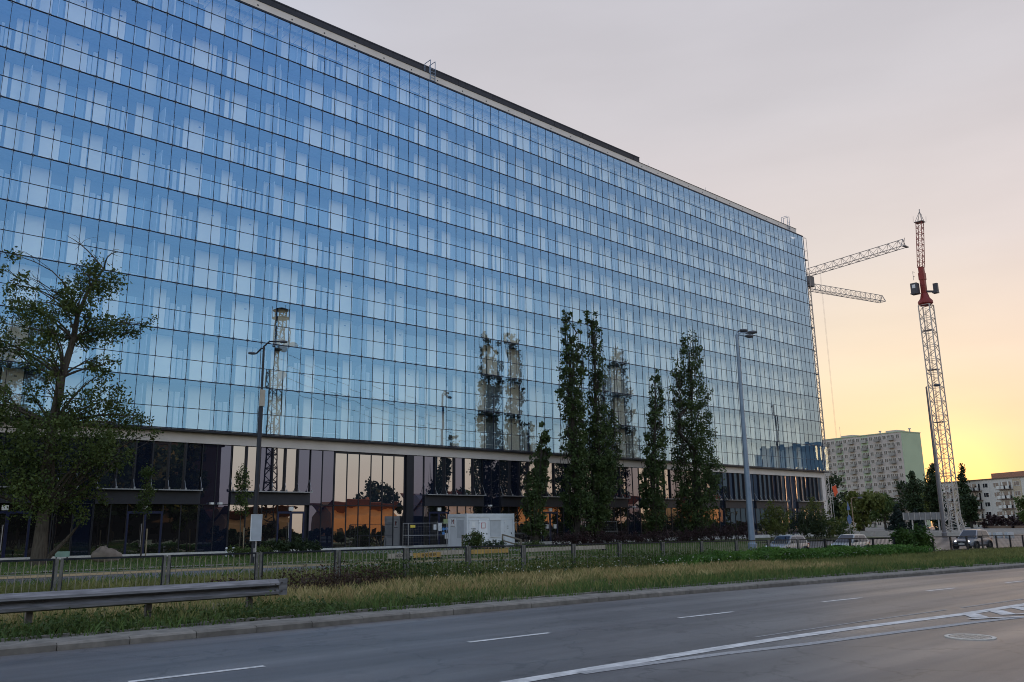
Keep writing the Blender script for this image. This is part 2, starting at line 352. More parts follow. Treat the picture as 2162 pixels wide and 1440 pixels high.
skerb = tag(link('service_kerb', sheet([x for x in XS if -60 < x < 62], lambda x: (29.62, 29.88), 1, .09).mesh('near_kerb', concrete)), kind='structure')
part('far_kerb', sheet([x for x in XS if -60 < x < 74], lambda x: (37.42, 37.74), 1, .14), concrete, skerb)

# painted markings
def lane(x): return 10.45-.055*(x-3.5)
marks = tag(link('lane_markings', MB().mesh('lane_marks')), kind='structure')
def stripe(name, pts, w, m, dz=.005):
    mb = MB(); n = len(pts)
    for i, (x, y) in enumerate(pts):
        a = pts[max(i-1, 0)]; b = pts[min(i+1, n-1)]; dx, dy = b[0]-a[0], b[1]-a[1]; l = math.hypot(dx, dy)
        nx, ny = -dy/l*w/2, dx/l*w/2
        mb.v += [(x+nx, y+ny, G(x, y)+dz), (x-nx, y-ny, G(x, y)+dz)]
    for i in range(n-1): mb.f.append((2*i, 2*i+1, 2*i+3, 2*i+2))
    return part(name, mb, m, marks)
for i in range(-3, 12):
    x0 = 3.48+4.74*i
    stripe('dash', [(x0+q*1.6/3, lane(x0+q*1.6/3)) for q in range(4)], .11, white_paint)
stripe('edge_line', [(-20, 7.45), (0, 7.36), (6.5, 7.26), (8.6, 7.19), (10, 7.14), (11.6, 7.06), (13.5, 6.89), (15.55, 6.64), (17, 6.47), (19.84, 6.36), (24, 6.1), (34, 5.4), (60, 3.4)], .22, white_paint)
stripe('old_line', [(7.4, 7.12), (8.43, 7.0), (9.78, 6.80), (11.23, 6.49), (13.24, 6.20), (15.55, 5.84), (17.1, 5.53), (22, 4.6), (30, 3.1)], .17, old_paint)
stripe('thin_line', [(11.5, 7.42), (14.6, 7.24), (17.58, 7.04)], .05, old_paint)
stripe('thin_line', [(18.2, 7.0), (21.3, 6.84), (26, 6.5)], .06, old_paint)
for i in range(5):
    q = i*1.02
    stripe('hatch_bar', [(17.05+q*.98, 6.42-.06*q), (16.42+q*.98, 6.0-.10*q)], .30, white_paint, .008)
stripe('hatch_line', [(16.08, 6.07), (16.5, 5.86), (17.2, 5.50), (19, 4.9)], .11, white_paint, .010)
stripe('hatch_line', [(17.2, 5.95), (17.6, 5.72), (18.4, 5.5), (20.5, 5.1)], .10, white_paint, .010)

iron = mat('cast_iron', (.40, .355, .31), .55, .3, var=.3, scale=30)
mh = thing('manhole_cover', 'round iron manhole cover set in the near traffic lane', 'manhole', (13.56, 5.14, G(13.5, 5.1)))
part('frame', MB().lathe([(.34, -.02), (.34, .012), (.285, .012), (.285, -.02)], 28), mat('manhole_ring', (.55, .52, .47), .6, var=.2, scale=20), mh, local=True)
mb = MB().lathe([(.272, -.02), (.272, .008), (.24, .010)], 28)
for i in range(-2, 3):
    for j in range(-2, 3):
        mb.box(i*.085-.026, i*.085+.026, j*.085-.026, j*.085+.026, .009, .015)
part('lid', mb, iron, mh, local=True)

# ------------------------------------------------------------------ office building
X0c, PW, H, ZB, YF = 19.28617, 1.08519, 3.4, 8.616, 57.83
I0, I1 = -28, 83
XL, XR = X0c+PW*I0, X0c+PW*I1
XE = 109.80
glass_m = glassmat('curtain_glass', (.108, .218, .365), (.80, .80, .77), 1.4, bump=.05, bscale=.9, Rg=(.46, .58, .68))
frame_m = mat('facade_joint', (.006, .012, .040), .5, spec=.3)
slab_m = mat('cavity_floor', (.17, .19, .23), .7, var=.15)
panel_m = mat('white_panel', (.86, .84, .78), .6, var=.04, scale=.8, rndv=.10)
innerwin_m = glassmat('inner_window', (.03, .045, .06), (.3, .3, .3), .5, opaque=(.17, .21, .26))
blind_m = mat('pale_blind', (.50, .54, .58), .7, var=.10, scale=1.5, rndv=.2)
inner_m = mat('inner_wall', (.085, .095, .115), .8, var=.25, scale=.7)
white_m = mat('white_render', (.60, .55, .52), .75, var=.07, scale=.6, bump=.05)
off = thing('office_building', 'long glass office building with blue reflecting curtain wall over a dark shopfront base', 'building', (XL, 58.5, 0))

def pane_mesh(w, h, t=.02):
    mb = MB().box(-w/2, w/2, 0, t, -h/2, h/2); me = mb.mesh('pane'); me.materials.append(glass_m); me.materials.append(CLEAR)
    for p in me.polygons: p.material_index = 0 if p.normal.y < -.5 else 1
    return me
ZT = 1.43
hl, hu = ZT-.05, H-ZT-.05
m_lo, m_up = pane_mesh(PW-.03, hl), pane_mesh(PW-.03, hu)
panes = []
for i in range(I0, I1):
    for k in range(10):
        for up in (0, 1):
            xc = X0c+PW*(i+.5); zc = ZB+H*k+(ZT+(H-ZT)/2 if up else ZT/2)
            px, py, D = proj((xc, YF, zc))
            vis = -20 < px < 2180 and -40 < py < 1440
            panes.append((-(1/D**2*(hu if up else hl)) if vis else 1, xc, zc, up, nr.normal(0, .0022), nr.normal(0, .0032)))
panes.sort(key=lambda q: q[0])
for a, xc, zc, up, rx, rz in panes[:300]:
    link('glass_pane', m_up if up else m_lo, off, Vector((xc, YF, zc))-wloc(off), (rx, 0, rz))
V = []; FC = []; MI = []
for a, xc, zc, up, rx, rz in panes[300:]:
    w, h = (PW-.03)/2, (hu if up else hl)/2; b = len(V)
    for y in (0, .02):
        for sx, sz in ((-1, -1), (1, -1), (1, 1), (-1, 1)):
            V.append((xc+sx*w, YF+y+sx*w*rz-sz*h*rx, zc+sz*h))
    FC += [(b, b+1, b+2, b+3), (b+7, b+6, b+5, b+4), (b, b+4, b+5, b+1), (b+1, b+5, b+6, b+2), (b+2, b+6, b+7, b+3), (b+3, b+7, b+4, b)]; MI += [0, 1, 1, 1, 1, 1]
me = bpy.data.meshes.new('panes_rest'); me.from_pydata(V, [], FC); me.materials.append(glass_m); me.materials.append(CLEAR); me.polygons.foreach_set('material_index', MI); me.update()
tag(link('glass_panes_beyond', me, off), kind='stuff')
# narrow end strip
me = pane_mesh(XE-XR-.03, 10*H-.05); link('end_pane', me, off, Vector(((XR+XE)/2, YF, ZB+5*H))-wloc(off))

for i in range(I0, I1+1):
    x = X0c+PW*i; part('mullion', MB().box(x-.013, x+.013, YF-.025, YF+.03, ZB, ZB+10*H), frame_m, off)
part('mullion', MB().box(XE-.03, XE+.03, YF-.03, YF+.06, ZB, ZB+10*H), frame_m, off)
for k in range(11):
    z = ZB+H*k; part('slab_edge', MB().box(XL, XE, YF-.05, YF+.05, z-.027, z+.027), frame_m, off)
    if k < 10: part('transom', MB().box(XL, XE, YF-.035, YF+.035, z+ZT-.016, z+ZT+.016), frame_m, off)
mb = MB()
for i in range(I0, I1+1):
    for k in range(10):
        x = X0c+PW*i; z = ZB+H*k
        if k > 0:
            for sx in (-.07, .07): mb.box(x+sx-.022, x+sx+.022, YF-.045, YF+.1, z-.10, z-.065); mb.box(x+sx-.022, x+sx+.022, YF-.045, YF+.1, z+.065, z+.10)
        for sx in (-.06, .06): mb.box(x+sx-.018, x+sx+.018, YF-.042, YF+.06, z+ZT+.03, z+ZT+.06)
part('glass_fittings', mb, mat('steel_fitting', (.45, .50, .55), .4, .6), off, kind='stuff')
# cavity walkway slabs, inner wall
YI = 59.5
for k in range(10):
    z = ZB+H*k
    if k: part('walkway_slab', MB().box(XL, XE, YF+.10, YI, z-.07, z+.015), slab_m, off)
part('end_wall', MB().box(XE-.14, XE-.06, YF+.14, YI+.2, ZB, ZB+10*H), mat('end_wall', (.22, .27, .33), .7, var=.1), off)
part('inner_wall', MB().box(XL, XE-.15, YI, YI+.25, ZB-.2, ZB+10*H+.2), inner_m, off)
part('core', MB().box(XL+.2, XE-.6, YI+.3, 76, 0, 43.0), white_m, off)
# pale panels, windows and blinds of the inner wall
pan, win, bli = [], [], []
for pair, floors in enumerate(((0, 1), (2, 3, 4), (5, 6), (7, 8), (9,))):
    rg = random.Random(30+pair); els = []; x = XL+.3+rg.uniform(0, 1.2)
    while x < XE-2.4:
        w = rg.choice((.85, 1.0, 1.2, 1.5, 1.7)); x1 = x+rg.uniform(2.5, 3.5)
        if rg.random() < .3:
            els.append(('p', x, .34)); x += .34+rg.choice((.1, .22))
        els.append(('p', x, w)); x += w+.06
        if rg.random() < .25 and x1-x > 1.0: els.append(('p', x+.05, .3)); x += .45
        r_ = x1-x
        if r_ > .55:
            if rg.random() < .6: els.append(('w', x, r_-.12))
            else:
                y = x
                while y < x1-.4:
                    q = rg.uniform(.16, .42); els.append(('b', y, q)); y += q+rg.uniform(.05, .22)
        x = x1
    for k in floors:
        for t, x, w in els:
            j = (k*37 % 5)*.0
            if t == 'p': pan.append((x, w, k))
            elif t == 'w': win.append((x, w, k))
            else: bli.append((x, w, k, rg.uniform(2.1, 2.8)))
def pick(lst):
    def key(e):
        px, py, D = proj((e[0], YI, ZB+H*e[2]+1.2)); vis = -60 < px < 2162 and -60 < py < 1440
        return -e[1]/D**2 if vis else 1
    return sorted(lst, key=key)
sb = MB()
for n, (x, w, k) in enumerate(pick(pan)):
    z = ZB+H*k; tgt = MB() if n < 300 else sb
    tgt.box(x, x+w, YI-.10, YI-.004, z+.07, z+3.28)
    if n % 3 == 0: (MB() if n < 300 else sb)
    if n < 300: part('wall_panel', tgt, panel_m, off)
part('wall_panels_beyond', sb, panel_m, off, kind='stuff')
sb = MB(); sd = MB()
for n, (x, w, k) in enumerate(pick(win)):
    z = ZB+H*k; tgt = MB() if n < 250 else sb
    hh = 2.35+.3*((n*7) % 3)
    tgt.box(x, x+w, YI-.05, YI-.004, z+.07, z+hh)
    if n < 250: part('inner_window', tgt, innerwin_m, off)
    sd.box(x+w*.48, x+w*.48+.05, YI-.07, YI-.052, z+.07, z+hh); sd.box(x, x+w, YI-.07, YI-.052, z+.55, z+.60)
part('inner_windows_beyond', sb, innerwin_m, off, kind='stuff')
part('inner_window_bars', sd, blind_m, off, kind='stuff')
sb = MB()
for n, (x, w, k, h) in enumerate(pick(bli)):
    z = ZB+H*k; tgt = MB() if n < 200 else sb
    tgt.box(x, x+w, YI-.09, YI-.004, z+.07, z+h)
    if n < 200: part('blind', tgt, blind_m, off)
part('blinds_beyond', sb, blind_m, off, kind='stuff')
# ceiling lamps / vents seen on some panels
mb = MB()
for n, (x, w, k) in enumerate(pick(pan)):
    if w > .9 and n % 2 == 0: mb.box(x+w*.55, x+w*.55+.16, YI-.20, YI-.101, ZB+H*k+2.75, ZB+H*k+2.81)
part('vent_cowl', mb, mat('vent_grey', (.10, .13, .2), .6), off, kind='stuff')
# cross partitions of the cavity
part_m = mat('cavity_partition', (.42, .48, .55), .5, var=.1)
for i in range(I0+3, I1, 8):
    x = X0c+PW*i+.5
    for k in range(10):
        if proj((x, YF, ZB+H*k))[0] < 900: part('cavity_partition', MB().box(x, x+.04, YF+.25, YI, ZB+H*k+.05, ZB+H*k+2.9), part_m, off)
# top storey struts, parapet, roof screen
st = mat('strut_steel', (.20, .26, .36), .5, .3)
part('top_band', MB().box(XL, XE-.3, YI-.012, YI-.004, ZB+10*H-.62, ZB+10*H+.3), panel_m, off)
for i in range(I0+1, I1+1):
    x = X0c+PW*i
    part('strut', MB().beam((x, YF+.06, ZB+10*H-.05), (x, YI-.01, ZB+10*H-.10), .06).beam((x, YF+.06, ZB+10*H-.75), (x, YI-.01, ZB+10*H-.7), .04), st, off)
part('parapet_gutter', MB().box(XL, XE, YF-.02, YF+.12, ZB+10*H+.03, ZB+10*H+.14), mat('dark_metal', (.012, .014, .022), .5, .2), off)
part('top_soffit', MB().box(XL, XE, YF+.125, 58.84, ZB+10*H+.05, ZB+10*H+.14), panel_m, off)
dm = MATS['dark_metal']
par = part('parapet', MB().box(XL, 109.7, 58.75, 59.15, 43.25, 44.05), white_m, off)
part('parapet_cap', MB().box(XL, 109.8, 58.70, 59.2, 44.05, 44.10), dm, off)
part('parapet_recess', MB().box(XL, 109.6, 58.85, 59.1, ZB+10*H+.2, 43.26), dm, off)
x = XL
while x < 108:
    part('drain_hole', MB().lathe([(.07, 0), (.07, .03)], 8, (x, 58.735, 43.65), 'y'), dm, par); x += 3.05
rs = mat('roof_screen_metal', (.030, .030, .040), .55, .4, var=.2, rndv=.12)
x = -11.5
while x < 77.5:
    x1 = min(x+4.65, 78.0)
    part('roof_screen_panel', MB().box(x+.02, x1-.02, 62, 62.12, 43.2, 47.1).box(x, x1, 61.97, 61.998, 47.0, 47.13), rs, off); x += 4.65
part('roof_screen_return', MB().box(77.88, 78.0, 62.14, 68, 43.2, 47.1), rs, off)
part('roof', MB().box(XL+.2, 109.4, 59.2, 76, 43.05, 43.3), rs, off)
def ladder(x):
    mb = MB()
    for dx in (0, .55):
        mb.beam((x+dx, 58.68, 43.3), (x+dx, 58.68, 45.5), .05).beam((x+dx, 58.68, 45.5), (x+dx, 59.6, 45.5), .05).beam((x+dx, 59.6, 45.5), (x+dx, 59.6, 44.3), .05)
    for q in range(5): mb.beam((x, 58.68, 43.4+.3*q), (x+.55, 58.68, 43.4+.3*q), .035)
    part('roof_ladder', mb, st, off)
ladder(42.9); ladder(107.3)
for x, y in ((81, 63), (93.5, 63)): part('lightning_rod', MB().tube([(x, y, 43.2), (x, y, 47.6)], .02, 5), st, off)
# open cavity frame at the right end
for k in range(1, 10): part('end_slab', MB().box(XE+.03, 110.72, YF+.0, YI-.3, ZB+H*k-.03, ZB+H*k+.03), slab_m, off)
for x, y in ((110.3, YI-.4), (110.7, YF+.02), (110.7, YI-.4)): part('end_post', MB().box(x-.025, x+.025, y-.025, y+.025, ZB, ZB+10*H), mat('galvanised', (.36, .36, .37), .45, .6, var=.15), off)
gal = MATS['galvanised']
for k in range(11):
    z = ZB+H*k+(1.43 if k < 10 else 0); part('end_rail', MB().beam((XE, YF+.02, z), (110.7, YF+.02, z), .03).beam((110.7, YF+.02, z), (110.7, YI-.4, z), .03), gal, off)
me = pane_mesh(1.05, H-.06); link('end_pane', me, off, Vector((110.4, YF+.01, ZB+H*.5))-wloc(off))
# soffit and white fascia frame of the base
part('soffit', MB().box(XL, 110.95, YF-.04, 59.95, ZB-.17, ZB-.05), dm, off)
part('fascia', MB().box(XL, 110.3, 58.28, 58.9, 7.72, ZB-.171), white_m, off)
part('end_column', MB().box(109.42, 110.3, 58.282, 59.0, -.4, 7.72), white_m, off)

# --- base: shopfront glazing at Y 58.45
YB = 58.45
bgl = glassmat('shop_glass', (.30, .29, .30), (.1, .1, .1), .8, bump=.06, bscale=.6, opaque=(.012, .016, .024))
bgl2 = glassmat('enamel_glass', (.085, .09, .135), (.1, .1, .1), .8, bump=.05, bscale=.6, opaque=(.008, .011, .022))
bgl3 = glassmat('shop_glass_low', (.33, .32, .32), (.1, .1, .1), 0.8, bump=.22, bscale=.8, opaque=(.008, .008, .009))
canopy_m = mat('canopy_panel', (.020, .022, .032), .5, var=.15, rndv=.1)
ledge_m = mat('ledge_metal', (.30, .31, .33), .4, .5)
navy = mat('navy_frame', (.014, .020, .060), .4, .3)
wplinth = mat('plinth', (.52, .52, .50), .8, var=.15, scale=2)
part('base_backing', MB().box(XL, 109.42, YB+.10, YB+.25, -.3, 7.72), dm, off)
x = XL
while x < 109.4:
    x1 = min(x+1.6, 109.41); part('plinth', MB().box(x+.006, x1-.006, YB-.16, YB+.08, -.35, .32), wplinth, off); x += 1.6
def split(a, b, n=None):
    n = n or max(1, round((b-a)/PW)); return [a+(b-a)*i/n for i in range(n+1)]
def glaze(name, a, b, z0, z1, m, y=YB, tilt=.004, fins=0, n=None):
    xs = split(a, b, n)
    for i in range(len(xs)-1):
        o = part(name, MB().box(-(xs[i+1]-xs[i])/2+.025, (xs[i+1]-xs[i])/2-.025, 0, .03, -(z1-z0)/2, (z1-z0)/2), m if not callable(m) else m(i), off, local=True)
        o.location = Vector(((xs[i]+xs[i+1])/2, y, (z0+z1)/2))-wloc(off); o.rotation_euler = (rnd.gauss(0, tilt*.4), 0, rnd.gauss(0, tilt*.5))
        if fins and i: part('window_fin', MB().box(xs[i]-.055, xs[i]+.055, y-fins, y+.06, z0, z1), dm, off)
    if not fins:
        for i in range(len(xs)): part('shop_mullion', MB().box(xs[i]-.03, xs[i]+.03, y-.05, y+.07, z0, z1), dm, off)
def bay(a, b, door=None, low=None, mixn=3):
    glaze('upper_window', a+.05, b-.05, 4.52, 7.68, lambda i: bgl if (i*7+int(a)) % mixn else bgl2, fins=.16)
    part('ledge', MB().box(a+.02, b-.02, YB-.62, YB+.09, 4.42, 4.49), ledge_m, off)
    for x in split(a, b): part('ledge_bracket', MB().box(x-.05, x+.05, YB-.5, YB-.38, 4.495, 4.62).beam((x, YB-.45, 4.5), (x, YB-.02, 5.4), .02), ledge_m, off)
    part('canopy', MB().box(a, b, YB-.20, YB+.095, 3.52, 4.418), canopy_m, off)
    segs = [(a, b)]
    if door:
        d0, d1 = door; segs = [(a, d0), (d1, b)]
        fr = part('door_frame', MB().box(d0, d0+.12, YB-.06, YB+.08, .33, 3.05).box(d1-.12, d1, YB-.06, YB+.08, .33, 3.05).box(d0+.12, d1-.12, YB-.06, YB+.08, 2.9, 3.05).box((d0+d1)/2-.09, (d0+d1)/2+.09, YB-.06, YB+.08, .33, 2.9), navy, off)
        for s in (0, 1):
            e0, e1 = (d0+.125, (d0+d1)/2-.095) if s == 0 else ((d0+d1)/2+.095, d1-.125)
            part('door_leaf', MB().box(e0, e1, YB-.01, YB+.03, .34, 2.89), bgl3, off)
        hx = (d0+d1)/2-.2
        part('door_handle', MB().tube([(hx, YB-.14, .75), (hx, YB-.14, 2.25)], .025, 6).beam((hx, YB-.14, .95), (hx, YB-.02, .95), .02).beam((hx, YB-.14, 2.05), (hx, YB-.02, 2.05), .02), ledge_m, fr)
        part('door_light', MB().box(d0+.02, d1-.02, YB, YB+.03, 3.06, 3.5), bgl3, off)
        part('notice_box', MB().box(d0+.9, d0+1.25, YB-.09, YB-.01, 3.1, 3.4), mat('notice_white', (.7, .72, .7), .6), off)
    for p, q in segs:
        if q-p > .4: glaze('shop_window', p, q, .33, 3.51, bgl3)
def full(a, b):
    glaze('spandrel_panel', a, b, 3.55, 7.68, bgl2, tilt=.002); glaze('spandrel_panel', a, b, .33, 3.5, bgl2, tilt=.003)
    part('spandrel_joint', MB().box(a, b, YB-.05, YB+.06, 3.5, 3.55), dm, off)
bay(XL, -.5); full(-.5, 1.6); bay(1.6, 6.6); full(6.6, 8.8)
bay(8.8, 15.25, (10.4, 12.9)); full(15.3, 16.4); bay(16.45, 23.2, (18.5, 20.8)); full(23.25, 25.35); bay(25.4, 31.62, (29.1, 31.3)); full(31.66, 33.72)
glaze('lobby_window', 33.78, 40.4, 3.55, 7.55, bgl, n=6, tilt=.003); glaze('lobby_window', 33.78, 40.4, .33, 3.47, bgl3, n=6, tilt=.008)
part('lobby_transom', MB().box(33.78, 40.4, YB-.06, YB+.06, 3.47, 3.55), dm, off); part('lobby_head', MB().box(33.78, 40.4, YB-.04, YB+.06, 7.55, 7.71), dm, off)
part('dark_pier', MB().box(40.45, 41.15, YB-.25, YB+.095, .325, 7.7), dm, off)
full(41.2, 42.3); bay(42.35, 48.8, (42.9, 45.0)); full(48.85, 50.85); bay(50.9, 59, (56.2, 58.2)); full(59.05, 61.2); bay(61.25, 68.5); full(68.55, 70.6)
bay(70.65, 77); full(77.05, 79); bay(79.05, 85); full(85.05, 86.1); bay(86.15, 91.6); full(91.65, 92.7); bay(92.75, 100, None, None, 4); full(100.05, 102.7); bay(102.75, 109.38, None, None, 4)
# wall lamps / cameras on spandrels
for x in (23.9, 24.5, 49.4, 69.3, 77.8): part('wall_camera', MB().box(x, x+.24, YB-.38, YB-.06, 3.52, 3.66), mat('camera_white', (.75, .75, .75), .5), off, )
# notices stuck on the shop doors
nm = mat('paper', (.72, .74, .74), .8, var=.05)
for x, z, w, h in ((43.35, 1.55, .3, .45), (43.8, 1.45, .42, .65), (44.55, .8, .3, .45), (56.55, 1.5, .38, .4), (57.6, 1.5, .38, .4), (61.8, 1.5, .3, .35)):
    part('notice', MB().box(x, x+w, YB-.085, YB-.062, z, z+h), nm, off)
part('notice', MB().box(44.4, 44.95, YB-.085, YB-.062, 2.05, 2.45), mat('notice_green', (.30, .36, .18), .8), off)
part('notice', MB().box(54.9, 55.3, YB-.085, YB-.062, 1.35, 1.75), mat('notice_orange', (.55, .26, .03), .8), off)
bl = mat('notice_blue', (.10, .28, .62), .6)
for (x, z) in ((44.4, 1.6), (44.72, 1.62), (44.4, 1.25)): part('notice', MB().lathe([(.14, 0), (.14, .02)], 14, (x, YB-.085, z), 'y'), bl, off)

# ------------------------------------------------------------------ vegetation helpers
def leafmat(name, c1, c2, trans=.3, scale=1.3):
    return mat(name, c1, .6, scale=scale, col2=c2, trans=trans, spec=.25)
def leaves(P, S, asp=.62, up=None):
    """P (n,3) centres, S (n,) half lengths -> (n*4,3) rhombic leaves, random orientation"""
    n = len(P); a = nr.normal(size=(n, 3)); a /= np.linalg.norm(a, axis=1)[:, None]
    if up is not None: a = a*(1-up)+np.array([0, 0, 1.0])*up; a /= np.linalg.norm(a, axis=1)[:, None]
    b = nr.normal(size=(n, 3)); b -= (b*a).sum(1)[:, None]*a; b /= np.linalg.norm(b, axis=1)[:, None]
    c = np.cross(a, b); S = S[:, None]; k = S*.22
    return np.stack([P-a*S, P+b*S*asp+c*k, P+a*S, P-b*S*asp+c*k], 1).reshape(-1, 3)
def clump_points(cl, n, hole=.45, hs=1.0):
    """leaf centres in clusters (x,y,z,rx,ry,rz): small sub-clumps with gaps between"""
    out = []
    vol = np.array([max(.02, c[3]*c[4]*c[5])**.72 for c in cl]); vol /= vol.sum()
    for c, q in zip(cl, vol):
        m = max(6, int(n*q)); ns = max(3, m//26)
        u = nr.normal(size=(ns, 3)); u /= np.linalg.norm(u, axis=1)[:, None]; u *= nr.uniform(.25, 1, (ns, 1))**.45
        cen = u*np.array(c[3:6])+np.array(c[0:3])
        idx = nr.integers(0, ns, m); rs = hs*.19*(np.mean(c[3:6])**.5)
        out.append(cen[idx]+nr.normal(size=(m, 3))*rs)
    return np.concatenate(out)
bark = mat('bark', (.045, .036, .028), .9, scale=3, col2=(.10, .085, .068), bump=.8, bscale=22, stretch=(5, 5, .8))
bark_d = mat('dark_bark', (.022, .018, .015), .9, scale=3, col2=(.05, .042, .034), bump=.6, bscale=22)
lf_pop = leafmat('poplar_leaf', (0.024, 0.044, 0.017), (0.088, 0.130, 0.042), .3)
lf_left = leafmat('maple_leaf', (0.030, 0.055, 0.016), (0.109, 0.144, 0.037), .3)
lf_dark = leafmat('dark_leaf', (0.016, 0.030, 0.014), (0.041, 0.065, 0.024), .2)
lf_mid = leafmat('mid_leaf', (0.037, 0.069, 0.020), (0.100, 0.138, 0.037), .3)
lf_yel = leafmat('yellow_green_leaf', (0.060, 0.090, 0.019), (0.144, 0.156, 0.042), .35)
lf_purple = leafmat('barberry_leaf', (.020, .012, .014), (.050, .026, .028), .2)
def limb(mb, p, q, r0, r1, n=5, bend=.12, sides=5):
    p = Vector(p); q = Vector(q); l = (q-p).length; pts = []
    o = Vector((rnd.uniform(-1, 1), rnd.uniform(-1, 1), rnd.uniform(-.3, 1)))*l*bend
    for i in range(n+1):
        t = i/n; pts.append(p.lerp(q, t)+o*math.sin(math.pi*t))
    mb.tube(pts, [r0+(r1-r0)*i/n for i in range(n+1)], sides, cap=False); return pts
def crown_tree(name, label, cat, base, trunk, cl, n, size, lm, group=None, bm=None, r0=.25, hs=1.0, ends=True, dead=0):
    """trunk: list of world points; cl: leaf clusters in world coordinates; every cluster is carried by a limb from the trunk"""
    t = thing(name, label, cat, base, 0, group); mb = MB(); k = len(trunk)
    rad = [r0*(1-.86*i/(k-1)) for i in range(k)]; rad[0] *= 1.25
    mb.tube(trunk, rad, 9, cap=False)
    for c in cl:
        cand = [(Vector(p)-Vector(c[:3])).length+max(0, p[2]-c[2]+(.9 if c[2] > 5 else .5))*2.2 for p in trunk]
        i = min(range(k), key=lambda i: cand[i]); r = rad[i]*.42
        pts = limb(mb, trunk[i], c[:3], max(.02, r), .015)
        if ends:
            for _ in range(4):
                v = Vector((rnd.gauss(0, 1), rnd.gauss(0, 1), rnd.gauss(.3, 1))).normalized()
                limb(mb, pts[rnd.choice((2, 3, 4, 5))], Vector(c[:3])+Vector((v.x*c[3], v.y*c[4], v.z*c[5]))*.9, .022, .006, 3, .15, 4)
    for _ in range(dead):
        p = Vector(rnd.choice(trunk[2:])); v = Vector((rnd.uniform(-1, 1), rnd.uniform(-1, 1), rnd.uniform(-.1, .9))).normalized()*rnd.uniform(1.5, 3.5)
        pts = limb(mb, p, p+v, .05, .012)
        for _ in range(3): limb(mb, pts[3], pts[3]+Vector((rnd.uniform(-1, 1), rnd.uniform(-1, 1), rnd.uniform(-.2, .8))), .015, .004, 3, .2, 4)
    part('trunk', mb, bm or bark, t, True)
    P = clump_points(cl, n, hs=hs); S = nr.uniform(.6, 1.25, len(P))*size
    o = link('crown', fastmesh('crown', leaves(P, S), 4, lm), t)
    return t

# left tree
LT = [(11.51, 0.0), (11.55, 2.83), (11.55, 7.33), (11.7, 9.93), (12.09, 12.11), (12.21, 13.48), (12.67, 15.22), (13.3, 16.4)]
LC = [(13.37, 15.91, 1.23), (12.52, 15.47, .86), (11.89, 14.25, 1.01), (14.13, 12.95, .95), (13.02, 12.65, 1.07), (11.23, 13.6, .8), (9.93, 12.6, 1.0), (9.16, 13.52, .9), (8.71, 15.82, .3), (10.11, 10.79, .95), (9.18, 11.19, .8), (10.94, 11.68, .6), (11.57, 12.57, .7), (9.36, 14.88, .4), (15.01, 12.65, .41), (13.25, 10.1, .7), (13.86, 8.81, 1.1), (12.43, 8.43, 1.2), (15.33, 7.86, 1.1), (16.44, 7.99, .5), (11.36, 7.31, 1.02), (10.54, 6.51, 1.4), (12.64, 6.11, 1.5), (10.0, 5.24, 1.4), (11.4, 4.7, 1.4), (13.84, 6.17, 1.1), (12.43, 3.7, 1.1), (10.42, 3.6, 1.3), (13.25, 2.4, .5), (9.27, 7.17, 1.2), (10.63, 9.04, .6), (9.09, 8.9, .6), (7.38, 11.96, 1.3), (7.77, 8.28, 1.5), (8.11, 5.17, 1.4), (14.62, 5.68, .7), (13.28, 4.5, 1.0)]
cl = [(x, 49.6+rnd.uniform(-2.2, 1.6), z, r*1.0, r*1.15, r*.98) for x, z, r in LC]
cl += [(c[0]+rnd.gauss(0, .9), c[1]+rnd.gauss(0, .9), c[2]+rnd.gauss(0, .7), .42, .42, .38) for c in cl if c[2] > 2.5]
crown_tree('broadleaf_tree', 'leaning broadleaf tree with bare twigs at the left edge in front of the glass', 'tree', (11.51, 49.6, 0), [(x, 49.6+.1*math.sin(z), z) for x, z in LT], cl, 29000, .088, lf_left, r0=.32, hs=1.15, dead=9)

# poplars
POP = [
 (53.87, 52.07, 'tall twin-spired poplar, left one of the close pair', [(53.66, 20.9, .25), (53.89, 19.13, .55), (53.98, 16.92, .8), (54.01, 14.73, 1.0), (54.11, 12.58, 1.05), (54.26, 10.44, .95), (54.35, 8.33, 1.1), (54.44, 6.24, 1.2), (54.46, 4.17, 1.3), (54.49, 2.4, 1.1), (55.3, 19.79, .2), (55.34, 17.99, .42), (55.37, 15.76, .5)], 10500),
 (56.95, 52.17, 'tall dense poplar, right one of the close pair', [(56.49, 20.9, .3), (57.54, 20.9, .3), (57.58, 19.23, .6), (57.59, 16.94, .75), (57.5, 15.12, .7), (57.25, 12.86, .7), (57.52, 10.68, 1.0), (57.79, 8.51, 1.3), (57.67, 6.34, 1.4), (57.17, 4.21, 1.4), (56.8, 2.3, 1.2), (59.28, 11.69, .55), (59.79, 9.05, .65), (59.6, 5.97, .6)], 11500),
 (65.3, 52.3, 'slim mid-height poplar between the pair and the broad poplar', [(66.76, 16.5, .3), (66.6, 14.66, .62), (66.33, 12.24, .85), (65.99, 9.86, 1.0), (65.72, 7.52, 1.05), (65.39, 5.22, 1.1), (65.21, 2.96, 1.1), (65.22, 1.6, .8)], 7500),
 (71.9, 52.5, 'broadest and darkest poplar, rightmost in front of the facade', [(73.44, 21.6, .5), (73.08, 19.92, 1.15), (73.15, 17.35, 1.5), (72.89, 14.77, 1.6), (72.97, 12.26, 1.9), (72.88, 9.77, 2.1), (72.79, 7.31, 2.2), (72.54, 4.89, 2.1), (72.13, 2.7, 1.9), (71.8, 1.3, 1.5), (70.6, 18.05, .5), (69.9, 14.97, .7), (69.8, 11.53, .8)], 16000),
 (48.73, 51.6, 'small young poplar beside the white site container', [(49.95, 9.8, .28), (49.91, 8.48, .45), (49.81, 7.07, .55), (49.17, 6.05, .7), (48.74, 4.47, .85), (48.8, 2.92, .9), (48.87, 1.6, .75)], 5500)]
